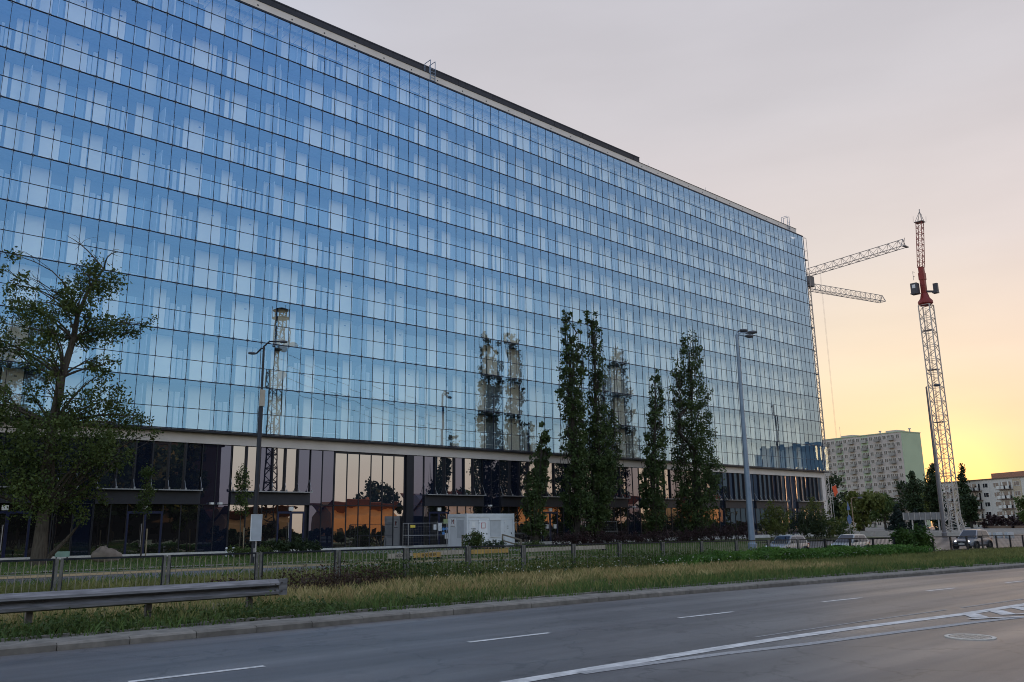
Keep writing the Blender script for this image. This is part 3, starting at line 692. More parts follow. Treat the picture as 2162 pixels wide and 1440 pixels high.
for bx, by, lab, cl0, n in POP:
    spine = [c for c in cl0 if c[2] > .2]; cl0 = [(x, z, r*1.12) for x, z, r in cl0]+[((p[0]+q[0])/2, (p[1]+q[1])/2, (p[2]+q[2])/2*1.12) for p, q in zip(spine, spine[1:]) if abs(p[1]-q[1]) < 3.5 and abs(p[0]-q[0]) < 1.5]
    gz = G(bx, by)+.1; top = max(z for x, z, r in cl0); bz = cl0[0]
    xs = sorted([(z, x) for x, z, r in cl0 if r > .2]); tr = [(bx, by, gz)]
    for z, x in xs[::2]:
        if z > 1.5: tr.append((bx+(x-bx)*.75, by+rnd.uniform(-.1, .1), z-.6))
    t = thing('poplar_tree', lab, 'tree', (bx, by, gz), 0, 'poplars in front of the facade'); mb = MB()
    k = len(tr); mb.tube(tr, [.30*(1-.88*i/(k-1)) for i in range(k)], 8, cap=False)
    pts = []
    for x, z, r in cl0:       # steep stems feeding each tier, plus bare upright twigs at the rim
        for _ in range(4 if r > .5 else 2):
            w = rnd.uniform(0, 6.28); q = rnd.uniform(.3, .85)
            e = Vector((x+math.cos(w)*r*q, by+math.sin(w)*r*q, z+rnd.uniform(-.2, 1.2)*max(r, .5)))
            s = Vector((bx+(x-bx)*.5+math.cos(w)*.12, by+math.sin(w)*.12, max(gz+.3, z-rnd.uniform(2.0, 4.0)))); m = Vector((x+math.cos(w)*r*q*.8, by+math.sin(w)*r*q*.8, (s.z+e.z)/2-.3))
            mb.tube([s, s.lerp(m, .6), m, e], [.05, .04, .03, .008], 4, cap=False)
        if r > .6:
            for _ in range(3):
                w = rnd.uniform(0, 6.28); s = Vector((x+math.cos(w)*r*.9, by+math.sin(w)*r*.9, z-r)); mb.tube([s, s+Vector((math.cos(w)*.25, math.sin(w)*.25, 1.3)), s+Vector((math.cos(w)*.3, math.sin(w)*.3, 2.6))], [.02, .014, .004], 4, cap=False)
    part('trunk', mb, bark_d, t, True)
    C = []
    for x, z, r in cl0:
        wf = .92 if z < 5 else 1.0
        C += [(x, by, z, r*.95*wf, r*.95*wf, max(r*1.0, .75))]
        for _ in range(3):
            w = rnd.uniform(0, 6.28); C.append((x+math.cos(w)*r*.85*wf, by+math.sin(w)*r*.85*wf, z+rnd.uniform(-.8, .8), r*.32, r*.32, r*.7))
    P = clump_points(C, int(n*1.15), hs=.95); S = nr.uniform(.6, 1.3, len(P))*.112
    link('crown', fastmesh('crown', leaves(P, S, .75), 4, lf_pop), t)

def bush(name, label, x, y, w, d, h, n, lm, size=.07, group=None, cat='bush', z0=None, dens=None):
    z = (G(x, y)+.1) if z0 is None else z0
    t = thing(name, label, cat, (x, y, z), 0, group); mb = MB(); cl = []
    k = max(4, int(w*1.6))
    for i in range(k):
        cx = x-w/2+w*(i+.5)/k+rnd.uniform(-.15, .15); hh = h*rnd.uniform(.7, 1.05); cy = y+rnd.uniform(-.25, .25)*d
        cl.append((cx, cy, z+hh*.55, w/k*.9, d*.5, hh*.45))
        for _ in range(3): limb(mb, (cx, cy, z), (cx+rnd.uniform(-.4, .4)*w/k, cy+rnd.uniform(-.3, .3)*d, z+hh*.9), .018, .005, 3, .1, 4)
    part('stems', mb, bark_d, t)
    P = clump_points(cl, n, hs=.8); P[:, 2] = np.maximum(P[:, 2], z+.02)
    link('foliage', fastmesh('foliage', leaves(P, nr.uniform(.6, 1.3, len(P))*size), 4, lm), t)
    return t
bush('evergreen_bush', 'low dark evergreen bush before the shopfront behind the railing', 28.1, 54.2, 3.9, 1.6, 1.1, 3200, lf_dark, .07)
bush('shrub', 'low green shrub patch by the sign post', 23.3, 50.5, 2.6, 1.2, .6, 1500, lf_mid, .06)
for i, (x, w, h) in enumerate(((52.5, 4.2, 1.2), (57.2, 4.4, 1.25), (62, 4.5, 1.2), (67, 4.5, 1.35), (72, 4.6, 1.6), (77.2, 4.8, 1.9))):
    bush('barberry_bush', ('dark purple barberry bush at the foot of the left twin poplar', 'dark purple barberry bush at the foot of the right twin poplar', 'dark purple barberry bush between the twin and the slim poplar', 'dark purple barberry bush beside the slim poplar', 'dark purple barberry bush at the foot of the broad poplar', 'taller reddish barberry bush right of the broad poplar')[i], x, 50.6+rnd.uniform(-.3, .3), w, 1.6, h, 2200, lf_purple, .07, 'barberry bushes under the poplars')
for i, (x, y, w, h, m, lab) in enumerate(((81.5, 49, 3.2, 4.2, lf_yel, 'airy yellow-green shrub just left of the tall pale lamp post'), (88.5, 49, 5.5, 3.6, lf_dark, 'rounded dark shrub behind the front parked car'), (92.2, 50, 3.6, 4.6, lf_yel, 'loose flowering shrub behind the front parked car'), (97.5, 51, 5.5, 2.4, lf_mid, 'low spreading shrub near the white corner column'))):
    bush('corner_shrub', lab, x, y, w, 2.4, h, 3000, m, .10)
# young staked trees
for x, lab in ((18.1, 'thin young staked tree in front of the left entrance doors'), (24.3, 'thin young staked tree left of the white sign board')):
    cl = [(x+rnd.uniform(-.2, .2), 54+rnd.uniform(-.2, .2), z, .42-.035*(z-3.2), .42, .5) for z in (3.1, 3.7, 4.3, 4.9, 5.4)]
    t = crown_tree('young_tree', lab, 'tree', (x, 54, .1), [(x, 54, .1), (x+.02, 54, 1.6), (x-.02, 54, 3.0), (x, 54, 4.4), (x, 54, 5.5)], cl, 1400, .07, lf_mid, 'young staked trees', r0=.04, ends=False)
    part('stake', MB().tube([(x+.25, 53.9, .1), (x+.22, 53.9, 1.9)], .035, 6), mat('stake_wood', (.30, .25, .17), .8), t)

# ------------------------------------------------------------------ grass, weeds, hedge
def blades(n, xr, yf, hr, wr, m, name, label, lean=.35, zoff=.1, dens=None, clump=None):
    x = nr.uniform(xr[0], xr[1], int(n*1.0)); u = nr.uniform(0, 1, len(x))
    y = np.array([yf(a)[0]+(yf(a)[1]-yf(a)[0])*b for a, b in zip(x, u)])
    if clump:
        v = np.sin(x*clump[0]+1.3*np.sin(y*1.7))*np.sin(y*clump[1]+np.sin(x*.9)*1.5)+.6*np.sin(x*3.1+y*2.3); keep = v > clump[2]; x, y = x[keep], y[keep]
    z = np.array([G(a, b) for a, b in zip(x, y)])+zoff
    n = len(x); h = nr.uniform(*hr, n); w = nr.uniform(*wr, n); az = nr.uniform(0, 6.28, n); ln = np.abs(nr.normal(0, lean, n))*h; la = nr.uniform(0, 6.28, n)
    dx, dy = np.cos(az)*w/2, np.sin(az)*w/2; tx, ty = np.cos(la)*ln, np.sin(la)*ln
    P = np.zeros((n, 4, 3)); P[:, 0] = np.stack([x-dx, y-dy, z], 1); P[:, 1] = np.stack([x+dx, y+dy, z], 1)
    P[:, 2] = np.stack([x+tx*.4+dx*.75, y+ty*.4+dy*.75, z+h*.6], 1); P[:, 3] = np.stack([x+tx, y+ty, z+h], 1)
    o = link(name, fastmesh(name, P.reshape(-1, 3), 4, m)); return tag(o, label, 'grass', kind='stuff')
dry = mat('dry_grass', (0.300, 0.222, 0.094), .8, scale=.9, col2=(0.500, 0.420, 0.204), trans=.25)
dryg = mat('olive_grass', (0.098, 0.124, 0.039), .8, scale=.7, col2=(0.260, 0.254, 0.088), trans=.25)
grn = mat('green_grass', (0.046, 0.095, 0.024), .75, scale=1.0, col2=(0.115, 0.182, 0.046), trans=.3)
hed = mat('hedge_green', (0.038, 0.102, 0.017), .7, scale=1.2, col2=(0.102, 0.210, 0.034), trans=.3)
blades(23000, (2, 32), lambda x: (Yk(x)+3.0, 20.8), (.10, .30), (.010, .022), dry, 'dry_grass', 'dry yellow grass along the road verge', clump=(.8, 1.1, -.35))
blades(22000, (40, 78), lambda x: (Yk(x)+2.0, 22.5), (.08, .26), (.02, .04), dryg, 'olive_grass', 'olive half-dry grass on the right of the verge')
blades(30000, (1, 40), lambda x: (Yk(x)+1.2, 22.5), (.07, .26), (.012, .024), dryg, 'mixed_grass', 'mixed green and straw grass of the verge', clump=(1.3, 1.7, -.75))
blades(24000, (.5, 60), lambda x: (Yk(x)+.66, Yk(x)+3.2), (.05, .24), (.012, .03), grn, 'kerbside_grass', 'short green growth creeping over the kerb path', clump=(1.1, 1.6, -.45))
blades(22000, (1, 30), lambda x: (21.6, 25.5), (.12, .45), (.014, .03), dryg, 'tall_grass', 'tall green and straw grass along the railing')
blades(9000, (-4, 30), lambda x: (25, 29.4), (.1, .35), (.02, .04), grn, 'strip_grass', 'green strip between railing and service road')
blades(26000, (4, 74), lambda x: (37.8, 55.5), (.06, .20), (.03, .07), grn, 'lawn_grass', 'rough lawn in front of the shopfronts', lean=.5, clump=(.35, .5, -.7))
blades(7000, (4, 60), lambda x: (38, 55), (.06, .2), (.03, .06), dryg, 'lawn_straw', 'straw patches in the lawn', lean=.5, clump=(.5, .4, .3))
def leafmass(name, label, n, fn, size, m):
    P = np.array([fn() for _ in range(n)]); o = link(name, fastmesh(name, leaves(P, nr.uniform(.6, 1.4, n)*size, .6), 4, m)); return tag(o, label, 'plants', kind='stuff')
def weed_pt():
    x = rnd.uniform(.8, 12); y = Yk(x)+rnd.uniform(.8, 2.3)*1.0; c = math.sin(x*1.9)*math.sin(y*2.6)
    h = (.20 if x < 9 else .10)*(1+.6*c); return (x, y, G(x, y)+.1+abs(rnd.gauss(0, .5))*h)
leafmass('verge_weeds', 'broad-leaved green weeds under the guardrail', 7500, weed_pt, .035, lf_mid)
def weed2():
    x = rnd.uniform(13, 31); y = rnd.uniform(21.0, 23.2); k = .30+.42*abs(math.sin(x*.9+math.sin(x*2.3))); return (x, y, G(x, y)+.1+rnd.random()**.7*k)
leafmass('railing_weeds', 'knee-high green weeds grown up along the railing', 9000, weed2, .045, lf_mid)
def red_w():
    c = rnd.choice(((10.9, 20.2, .55), (12.2, 20.6, .5), (13.6, 21.2, .45), (9.2, 21, .35))); return (c[0]+rnd.gauss(0, .45), c[1]+rnd.gauss(0, .3), G(c[0], c[1])+.1+abs(rnd.gauss(.2, .18))*c[2]/.5)
leafmass('dry_dock_weeds', 'dark brownish dock weeds at the end of the guardrail', 4200, red_w, .035, mat('dock_brown', (.030, .018, .014), .8, scale=3, col2=(.075, .042, .03), trans=.2))
def hedge_pt():
    x = rnd.uniform(27, 51); e = sm(27, 33, x); y = 21.55+rnd.gauss(0, .42); hh = (.24+.30*e-.06*sm(33, 37, x)+.09*math.sin(x*1.1)+.06*math.sin(x*2.9)); return (x, y, G(x, y)+.1+hh*rnd.random()**.55+abs(rnd.gauss(0, .03)))
leafmass('hedge_foliage', 'long low bright green hedge behind the railing', 42000, hedge_pt, .055, hed)
blades(13000, (27, 51), lambda x: (20.9, 22.3), (.25, .55), (.012, .03), hed, 'hedge_shoots', 'upright green shoots in the hedge', lean=.2)
bush('vine_bush', 'climbing vine bush at the right end of the green hedge', 50.6, 21.6, 2.6, 1.2, 1.65, 3600, leafmat('vine_leaf', (.022, .055, .012), (.06, .11, .02)), .09)
def fl_pt():
    x = rnd.uniform(15, 46); y = 20.9+rnd.gauss(0, .3); return (x, y, G(x, y)+.1+rnd.uniform(.15, .42))
leafmass('white_flowers', 'small white umbel flowers along the railing', 420, fl_pt, .03, mat('umbel_white', (.50, .50, .45), .8))

# ------------------------------------------------------------------ railing between verge and service road
rail_d = mat('railing_dark', (.022, .026, .034), .5, .4, var=.3, rndv=.1)
post_m = mat('railing_post', (.17, .165, .155), .6, .3, var=.3, scale=9)
bar_m = mat('railing_bar', (.26, .235, .185), .6, .2, var=.3, scale=9)
fpx = [-1.92, .56, 3.04, 5.53, 8.01, 10.48, 12.89, 15.3, 17.75, 20.2, 22.7, 25.26, 27.9, 30.55, 33.18]
while fpx[-1] < 92: fpx.append(fpx[-1]+2.63)
rail = thing('pedestrian_railing', 'long steel pedestrian railing with thin bars between verge and service road', 'railing', (0, 22, 0))
nb = 0; rest = MB()
for i, x in enumerate(fpx):
    z = G(x, 22)+.1; lean = rnd.gauss(0, .012)
    far_p = x > 40
    pm = rail_d if far_p else post_m
    part('post', MB().beam((x-.055, 22, z-.1), (x-.055+lean, 22, z+1.0), .07, .06).beam((x+.055, 22, z-.1), (x+.055+lean, 22, z+1.0), .05, .06), pm, rail)
    if i+1 < len(fpx):
        x1 = fpx[i+1]; z1 = G(x1, 22)+.1; a, b = x+.10, x1-.09; ya = 22+rnd.gauss(0, .01)
        pl = part('panel', MB().beam((a, ya, z+.98), (b, ya, z1+.98), .04, .045).beam((a, ya, z+.14), (b, ya, z1+.14), .04, .04).beam((a, ya, z+.12), (a, ya, z+1.0), .035).beam((b, ya, z1+.12), (b, ya, z1+1.0), .035), rail_d, rail)
        for j in range(1, 15):
            t = j/15; xb = a+(b-a)*t; zb = z+(z1-z)*t; bend = rnd.gauss(0, .004)
            if x > -2 and nb < 300:
                part('bar', MB().beam((xb, ya, zb+.162), (xb+bend, ya+bend, zb+.957), .014), bar_m if x < 38 else rail_d, pl); nb += 1
            else: rest.beam((xb, ya, zb+.162), (xb, ya, zb+.957), .014)
part('bars_beyond', rest, rail_d, rail, kind='stuff')

# ------------------------------------------------------------------ guardrail
gm = mat('galvanised_rail', (0.200, 0.196, 0.206), .55, .35, var=.35, scale=5, bump=.1, bscale=60, stretch=(.6, 4, 4))
gr = thing('guardrail', 'grey galvanised crash barrier ending on the left of the verge', 'guardrail', (5, 15.8, .1))
prof = [(.04, .42), (.02, .425), (-.085, .45), (-.09, .50), (.0, .55), (.04, .575), (.0, .60), (-.09, .62), (-.085, .66), (.02, .725), (.04, .73)]
def wbeam(x0, x1, dy=0, flat=0):
    v = []
    for x, fl in ((x0, 0), (x1, flat)):
        v += [(x, 15.80+dy+a*(1-fl)-.03*fl, z) for a, z in prof]+[(x, 15.80+dy+a*(1-fl)+.004-.03*fl, z) for a, z in prof[::-1]]
    n = 2*len(prof); return MB().add(v, [tuple(range(n))[::-1], tuple(range(n, 2*n))]+[(i, (i+1) % n, n+(i+1) % n, n+i) for i in range(n)])
xe = [-8.3, -4.3, -.3, 3.72, 7.75]
for i in range(4): part('beam', wbeam(xe[i], xe[i+1]+.0, -.0045*(i % 2)), gm, gr, True)
part('end_piece', wbeam(7.753, 7.95, -.005, .35), gm, gr, True)
part('end_cap', MB().box(7.955, 8.12, 15.755, 15.80, .425, .73).box(8.10, 8.125, 15.75, 15.86, .425, .73), gm, gr)
bolt = mat('bolt_steel', (.10, .09, .09), .5, .6)
for x in (-4.2, -2.2, -.25, 1.7, 3.65, 5.55, 7.45):
    part('post', MB().box(x-.05, x+.05, 15.92, 15.94, -.1, .66).box(x-.05, x-.03, 15.94, 16.02, -.1, .66).box(x+.03, x+.05, 15.94, 16.02, -.1, .66), mat('guard_post', (.115, .105, .10), .6, .4, var=.35, scale=8), gr)
    part('spacer', MB().box(x-.04, x+.04, 15.815, 15.92, .50, .64), bolt, gr)
for x, z in ((3.66, .575), (3.80, .575), (7.5, .575), (7.86, .52), (7.86, .63), (8.0, .5), (8.0, .66)):
    part('bolt', MB().lathe([(.018, 0), (.018, .025)], 6, (x, 15.715 if z not in (.575,) else 15.79, z), 'y'), bolt, gr)

# ------------------------------------------------------------------ site container and things round it
cw = mat('container_white', (.62, .65, .68), .55, var=.06, scale=1.5, bump=.04)
cw2 = mat('container_door', (.72, .75, .78), .5, var=.04)
cg = mat('container_grey', (.44, .47, .50), .55, var=.06)
ink = mat('black_ink', (.02, .02, .025), .7); redink = mat('red_ink', (.42, .03, .03), .7)
ct = thing('site_container', 'white site office container with doors standing by the dark shopfront', 'container', (42.3, 52.6, .1))
ax, bx, ay, by, z0, z1 = 42.3, 47.35, 52.6, 55.05, .16, 2.78
part('shell', MB().box(ax+.05, bx-.05, ay+.05, by-.05, z0, z1-.08), cw, ct)
for x in (ax, bx-.16):
    for y in (ay, by-.16): part('corner_post', MB().box(x, x+.16, y, y+.16, z0-.06, z1), cw, ct)
part('roof_rail', MB().box(ax+.161, bx-.161, ay+.005, ay+.13, z1-.27, z1-.01).box(ax+.005, ax+.13, ay+.161, by-.161, z1-.27, z1-.01).box(bx-.13, bx-.005, ay+.161, by-.161, z1-.27, z1-.01), cw, ct)
part('roof', MB().box(ax+.131, bx-.131, ay+.131, by-.131, z1-.08, z1-.03), cg, ct)
part('floor_rail', MB().box(ax+.161, bx-.161, ay+.005, ay+.13, z0-.05, z0+.12).box(ax+.005, ax+.13, ay+.161, by-.161, z0-.05, z0+.12), cg, ct)
for d0, d1, m in ((42.55, 43.45, cw), (43.58, 44.45, cw2), (46.25, 47.1, cw)):
    d = part('door', MB().box(d0, d1, ay+.005, ay+.048, z0+.14, z1-.52), m, ct)
    part('door_handle', MB().box(d1-.16, d1-.08, ay-.05, ay+.003, 1.22, 1.25).box(d1-.10, d1-.08, ay-.05, ay+.003, 1.12, 1.22), ink, d)
    part('door_head', MB().box(d0-.03, d1+.03, ay-.012, ay+.047, z1-.515, z1-.49), cg, ct)
    for hz in (.5, 1.3, 2.0): part('hinge', MB().box(d0-.03, d0+.02, ay-.014, ay+.002, hz, hz+.1), cg, d)
sh = part('shutter', MB().box(44.75, 45.85, ay+.01, ay+.047, .98, z1-.55), cg, ct)
part('shutter_box', MB().box(44.7, 45.9, ay-.03, ay+.046, z1-.545, z1-.35), cw, ct)
part('window_sill', MB().box(44.72, 45.88, ay-.03, ay+.046, .93, .975), cw, ct)
part('end_panel', MB().box(ax+.02, ax+.048, 53.0, 53.85, .9, z1-.5), cg, ct)
def textobj(name, s, size, m, parent, loc, rot, world=True):
    cu = bpy.data.curves.new(name, 'FONT'); cu.body = s; cu.size = size; cu.extrude = .004; cu.align_x = 'CENTER'; cu.align_y = 'CENTER'; cu.materials.append(m)
    c = bpy.data.objects.new(name, cu); COL.objects.link(c); bpy.context.view_layer.update()
    me = bpy.data.meshes.new_from_object(c.evaluated_get(bpy.context.evaluated_depsgraph_get())); bpy.data.objects.remove(c)
    if not me.materials: me.materials.append(m)
    return link(name, me, parent, Vector(loc)-wloc(parent), rot)
lo = part('logo_plate', MB().box(ax+.035, ax+.049, 54.05, 54.75, 1.75, 2.45), mat('plate_white', (.74, .75, .76), .6), ct)
textobj('logo_letter', 'M', .52, ink, ct, (ax+.030, 54.42, 2.16), (R(90), 0, R(-90)))
part('logo_bar', MB().box(ax+.022, ax+.030, 54.34, 54.40, 2.0, 2.32), redink, ct); part('logo_caption', MB().box(ax+.024, ax+.034, 54.12, 54.7, 1.80, 1.84), ink, ct)
part('door_notice', MB().box(43.80, 44.22, ay-.012, ay+.003, 1.62, 2.06), redink, ct); part('door_notice_sheet', MB().box(43.84, 44.18, ay-.02, ay-.0125, 1.66, 2.02), nm, ct)
part('door_notice', MB().box(42.85, 43.18, ay-.012, ay+.003, 1.75, 2.1), nm, ct); part('door_label', MB().box(42.88, 43.2, ay-.012, ay+.003, 1.55, 1.62), ink, ct)
part('door_label', MB().box(46.55, 46.68, ay-.012, ay+.003, 1.75, 1.79).box(46.55, 46.68, ay-.012, ay+.003, 1.58, 1.62), ink, ct)
wood = mat('weathered_wood', (.19, .165, .13), .85, var=.3, scale=5, stretch=(1, 1, 6))
def wrail(lab, pts, zs, x_dir):
    t = thing('wooden_handrail', lab, 'handrail', (pts[0][0], pts[0][1], .1), 0, 'wooden handrails at the container steps')
    for (x, y), h in zip(pts, zs): part('post', MB().box(x-.05, x+.05, y-.05, y+.05, .05, h), wood, t)
    for dz in (0, -.45): part('rail', MB().beam((pts[0][0], pts[0][1]-.07, zs[0]-.06+dz), (pts[1][0], pts[1][1]-.07, zs[1]-.06+dz), .035, .11), wood, t)
wrail('wooden handrail left of the container steps', ((40.75, 51.2), (42.55, 51.2)), (1.15, 1.15), 1)
wrail('sloping wooden handrail right of the container steps', ((44.9, 51.3), (45.3, 49.6)), (1.15, .75), 1)
stp = thing('wooden_steps', 'low wooden steps up to the container doors', 'steps', (43.6, 51.6, .1))
for i, (y, z) in enumerate(((50.4, .17), (51.0, .23), (51.7, .29))): part('tread', MB().box(42.6, 44.85, y, y+.62, .09+.03*i, z), mat('step_wood', (.33, .24, .15), .85, var=.25, scale=4), stp)
bush('container_shrub', 'bushy green plant at the left corner of the container', 41.4, 50.6, 1.7, 1.1, 1.35, 1600, lf_mid, .07)
bush('step_shrub', 'small dark plant at the foot of the container steps', 42.3, 49.0, 1.6, 1.0, .7, 900, lf_dark, .06)
bush('rail_shrub', 'low leafy plant right of the container handrail', 46.4, 49.8, 2.4, 1.0, .55, 900, lf_mid, .06)
# temporary site fence panels
tube_m = mat('fence_tube', (.34, .35, .36), .4, .6)
def site_panel(x0, x1, y, lab):
    t = thing('site_fence_panel', lab, 'fence panel', ((x0+x1)/2, y, .1), 0, 'temporary site fence panels')
    mb = MB()
    for x in (x0, x1, x0+.5): mb.tube([(x, y, .1), (x, y, 2.1)], .022, 6)
    for z in (.2, 1.15, 2.08): mb.tube([(x0, y, z), (x1, y, z)], .02, 6)
    part('frame', mb, tube_m, t); w = MB(); x = x0+.1
    while x < x1: w.beam((x, y, .22), (x, y, 2.06), .003); x += .15
    for q in range(1, 9): w.beam((x0, y+.004, .22+q*.2), (x1, y+.004, .22+q*.2), .004)
    part('mesh_wire', w, tube_m, t, kind='stuff')
    for x in (x0, x1): part('foot', MB().box(x-.12, x+.12, y-.35, y+.35, .1, .22), concrete, t)
    return t
t1 = site_panel(37.65, 41.85, 54.6, 'temporary steel mesh site fence panel left of the white container')
part('sign', MB().box(38.3, 38.75, 54.55, 54.575, 1.75, 1.95), mat('sign_yellow', (.62, .50, .08), .7), t1)
site_panel(49.3, 53.0, 55.3, 'temporary mesh site fence panel behind the small young poplar')
site_panel(59.6, 63.2, 55.3, 'temporary mesh site fence panel between the poplars')
# low barrier planks with builder's name
yel = mat('plank_yellow', (.40, .25, .07), .75, var=.2, scale=3); gryp = mat('plank_grey', (.34, .30, .25), .85, var=.2, scale=3)
for x0, x1, y, m, txt, lab in ((25.8, 27.35, 38.75, gryp, 'HOCHTIEF', 'pale grey barrier plank with dark lettering beside the path'), (27.4, 29.3, 38.75, yel, 'HOCHTIEF', 'yellow barrier plank with dark lettering beside the path'), (33.6, 36.9, 41.6, yel, None, 'plain yellow barrier plank below the container steps'), (30.6, 33.2, 41.6, gryp, None, 'plain grey barrier plank left of the plain yellow one'), (38.2, 46.5, 41.9, gryp, None, 'long pale timber barrier plank in front of the barberry bushes')):
    g = G(x0, y)+.12; t = thing('barrier_plank', lab, 'barrier', ((x0+x1)/2, y, g), 0, 'low barrier planks')
    part('plank', MB().box(x0, x1, y-.03, y+.03, g+.08, g+.34), m, t)
    for x in (x0+.15, x1-.15): part('foot', MB().box(x-.06, x+.06, y-.2, y+.2, g-.02, g+.079), dm, t)
    if txt: textobj('lettering', txt, .2, ink, t, ((x0+x1)/2+.1, y-.036, g+.21), (R(90), 0, 0))
# paved walk to the lobby, boulder, little sign
pave = tag(link('lobby_walk', sheet([31+.5*i for i in range(0, 27)], lambda x: (46.2+max(0, 34-x)*1.2, 56.58), 4, .125).mesh('walk', concrete_dark)), kind='structure')
pvm = mat('paver', (.20, .20, .22), .8, var=.2, rndv=.2)
slab_me = MB().box(-.48, .48, -.23, .23, -.02, .012).mesh('paver', pvm)
k = 0
for r in range(20):
    for c in range(12):
        x = 31.6+c+(.5 if r % 2 else 0); y = 46.6+.5*r
        if x < 43.6 and y > 46.4+max(0, 34.3-x)*1.2 and k < 230: link('paver', slab_me, pave, (x, y, G(x, y)+.132)); k += 1
rockm = mat('boulder_stone', (.16, .13, .11), .9, scale=2.5, col2=(.26, .22, .19), bump=.7, bscale=9)
bo = thing('boulder', 'big rounded brown boulder on the lawn', 'boulder', (15.2, 51, .08))
mb = MB(); nU, nV = 14, 8
for j in range(nV+1):
    for i in range(nU):
        a = 2*math.pi*i/nU; b = math.pi*j/nV; q = 1+.12*math.sin(3*a+b*2)+.08*math.cos(5*a-b*3)
        mb.v.append((.78*q*math.cos(a)*math.sin(b), .5*q*math.sin(a)*math.sin(b), .34+.45*q*math.cos(b)-.06*math.cos(a)))
for j in range(nV):
    for i in range(nU): mb.f.append((j*nU+i, (j+1)*nU+i, (j+1)*nU+(i+1) % nU, j*nU+(i+1) % nU))
o = part('stone', mb, rockm, bo, True, local=True)
ms = thing('garden_sign', 'small mint green board on legs near the tree trunk', 'sign', (13.2, 52, .1))
part('board', MB().box(12.86, 13.60, 51.97, 52.0, .42, .72), mat('mint', (.30, .46, .40), .7), ms)
for x in (12.95, 13.5): part('leg', MB().box(x-.025, x+.025, 52.002, 52.05, .05, .6), dm, ms)
sg = thing('sign_post', 'back of a white rectangular sign board on a grey post', 'sign', (18.2, 38.6, .1))
part('board', MB().box(17.88, 18.38, 38.50, 38.54, 1.22, 2.42), mat('sign_back', (.45, .50, .56), .4, .3, var=.08), sg)
part('rim', MB().box(17.86, 17.88, 38.48, 38.56, 1.20, 2.44).box(18.38, 18.40, 38.48, 38.56, 1.20, 2.44).box(17.88, 18.38, 38.48, 38.56, 1.20, 1.22).box(17.88, 18.38, 38.48, 38.56, 2.42, 2.44), cw, sg)
part('post', MB().tube([(18.2, 38.6, .05), (18.2, 38.6, 2.35)], .035, 8), gal, sg)
for i, x in enumerate((22.8, 23.25)):
    b = thing('bollard', ('left of the two short white bollards near the sign', 'right of the two short white bollards near the sign')[i], 'bollard', (x, 52.5, .1), 0, 'short white bollards')
    part('shaft', MB().lathe([(.07, 0), (.07, .55), (.04, .60)], 10), cw, b, local=True); part('band', MB().lathe([(.075, .40), (.075, .47)], 10), ink, b, local=True)

# ------------------------------------------------------------------ street lamps
def lamp(lab, x, y, z, h, r0, r1, m, heads, group='street lamps along the service road', hs=1):
    t = thing('street_lamp', lab, 'street lamp', (x, y, z), 0, group)
    part('pole', MB().lathe([(r0*1.35, 0), (r0*1.35, .9), (r0, 1.0), (r1, h)], 12), m, t, True, True)
    for i, (dx, dy, up) in enumerate(heads):
        l = math.hypot(dx, dy); ux, uy = dx/l, dy/l
        part('arm', MB().tube([(0, 0, h-.02-.1*i), (dx*.35, dy*.35, h+.12+up*.5-.1*i), (dx, dy, h+up-.1*i)], .045, 6), m, t, True, True)
        hd = MB(); p = Vector((dx, dy, h+up-.1*i)); u = Vector((ux, uy, .06)).normalized()
        hd.tube([p-u*.05*hs, p+u*.15*hs, p+u*.55*hs, p+u*.95*hs, p+u*1.05*hs], [.06*hs, .15*hs, .20*hs, .15*hs, .05*hs], 8)
        part('lamp_head', hd, mat('lamp_head', (.06, .065, .08), .45, .2), t, True, True)
    part('door', MB().box(-.07, .07, -r0*1.35-.012, -r0*1.33, .35, .75), gal, t, local=True)
    return t
pale = mat('lamp_blue_grey', (.20, .26, .34), .5, .35, var=.12, scale=1.5)
darkp = mat('lamp_dark', (.018, .020, .028), .5, .3)
lamp('tall pale blue-grey lamp post with twin heads before the right part of the facade', 59.15, 37.8, G(59.15, 37.8), 17.0-G(59.15, 37.8), .26, .11, pale, ((.35, -.1, .4), (.8, -.55, .3), (.9, -.25, .15)), hs=.8)
lamp('tall lamp post with one head beside the red crane mast', 117.7, 46.2, -.75, 20.35, .26, .11, mat('lamp_grey', (.16, .15, .16), .55, .3), ((1.0, -.6, .25),))
l1 = lamp('thin black lamp post rising before the glass left of centre', 18.75, 40.0, .1, 10.9, .085, .055, darkp, ((.75, -.2, .3), (-.3, .2, -.3)), hs=.4)
part('banner_box', MB().box(-.13, .13, -.16, -.06, 7.75, 8.6), mat('box_beige', (.40, .36, .30), .7), l1, local=True)
part('sleeve', MB().lathe([(.11, 0), (.115, 7.7), (.08, 7.8)], 10), darkp, l1, True, True)
lamp('small far lamp post in front of the dark trees', 146, 72.5, -.5, 6.3, .09, .06, mat('lamp_rust', (.22, .15, .10), .6), ((1.2, -.6, .1),))
lamp('short lamp post by the far billboard', 172, 66, -1, 6.6, .09, .06, gal, ((-.8, .4, .1),))
rsn = thing('round_road_sign', 'round blue road sign seen on its post before the dark trees', 'road sign', (86.3, 43.3, -.5))
bluem = mat('sign_blue', (.05, .12, .26), .5)
part('disc', MB().lathe([(.46, 0), (.46, .03)], 24, (86.3, 43.25, 1.95), 'y'), bluem, rsn)
part('upper_disc', MB().add([(85.95, 43.25, 2.95), (86.65, 43.25, 2.95), (86.3, 43.25, 3.75), (85.95, 43.28, 2.95), (86.65, 43.28, 2.95), (86.3, 43.28, 3.75)], [(0, 1, 2), (5, 4, 3), (0, 3, 4, 1), (1, 4, 5, 2), (2, 5, 3, 0)]), bluem, rsn)
part('post', MB().tube([(86.3, 43.33, -.6), (86.3, 43.33, 3.8)], .035, 8), gal, rsn)

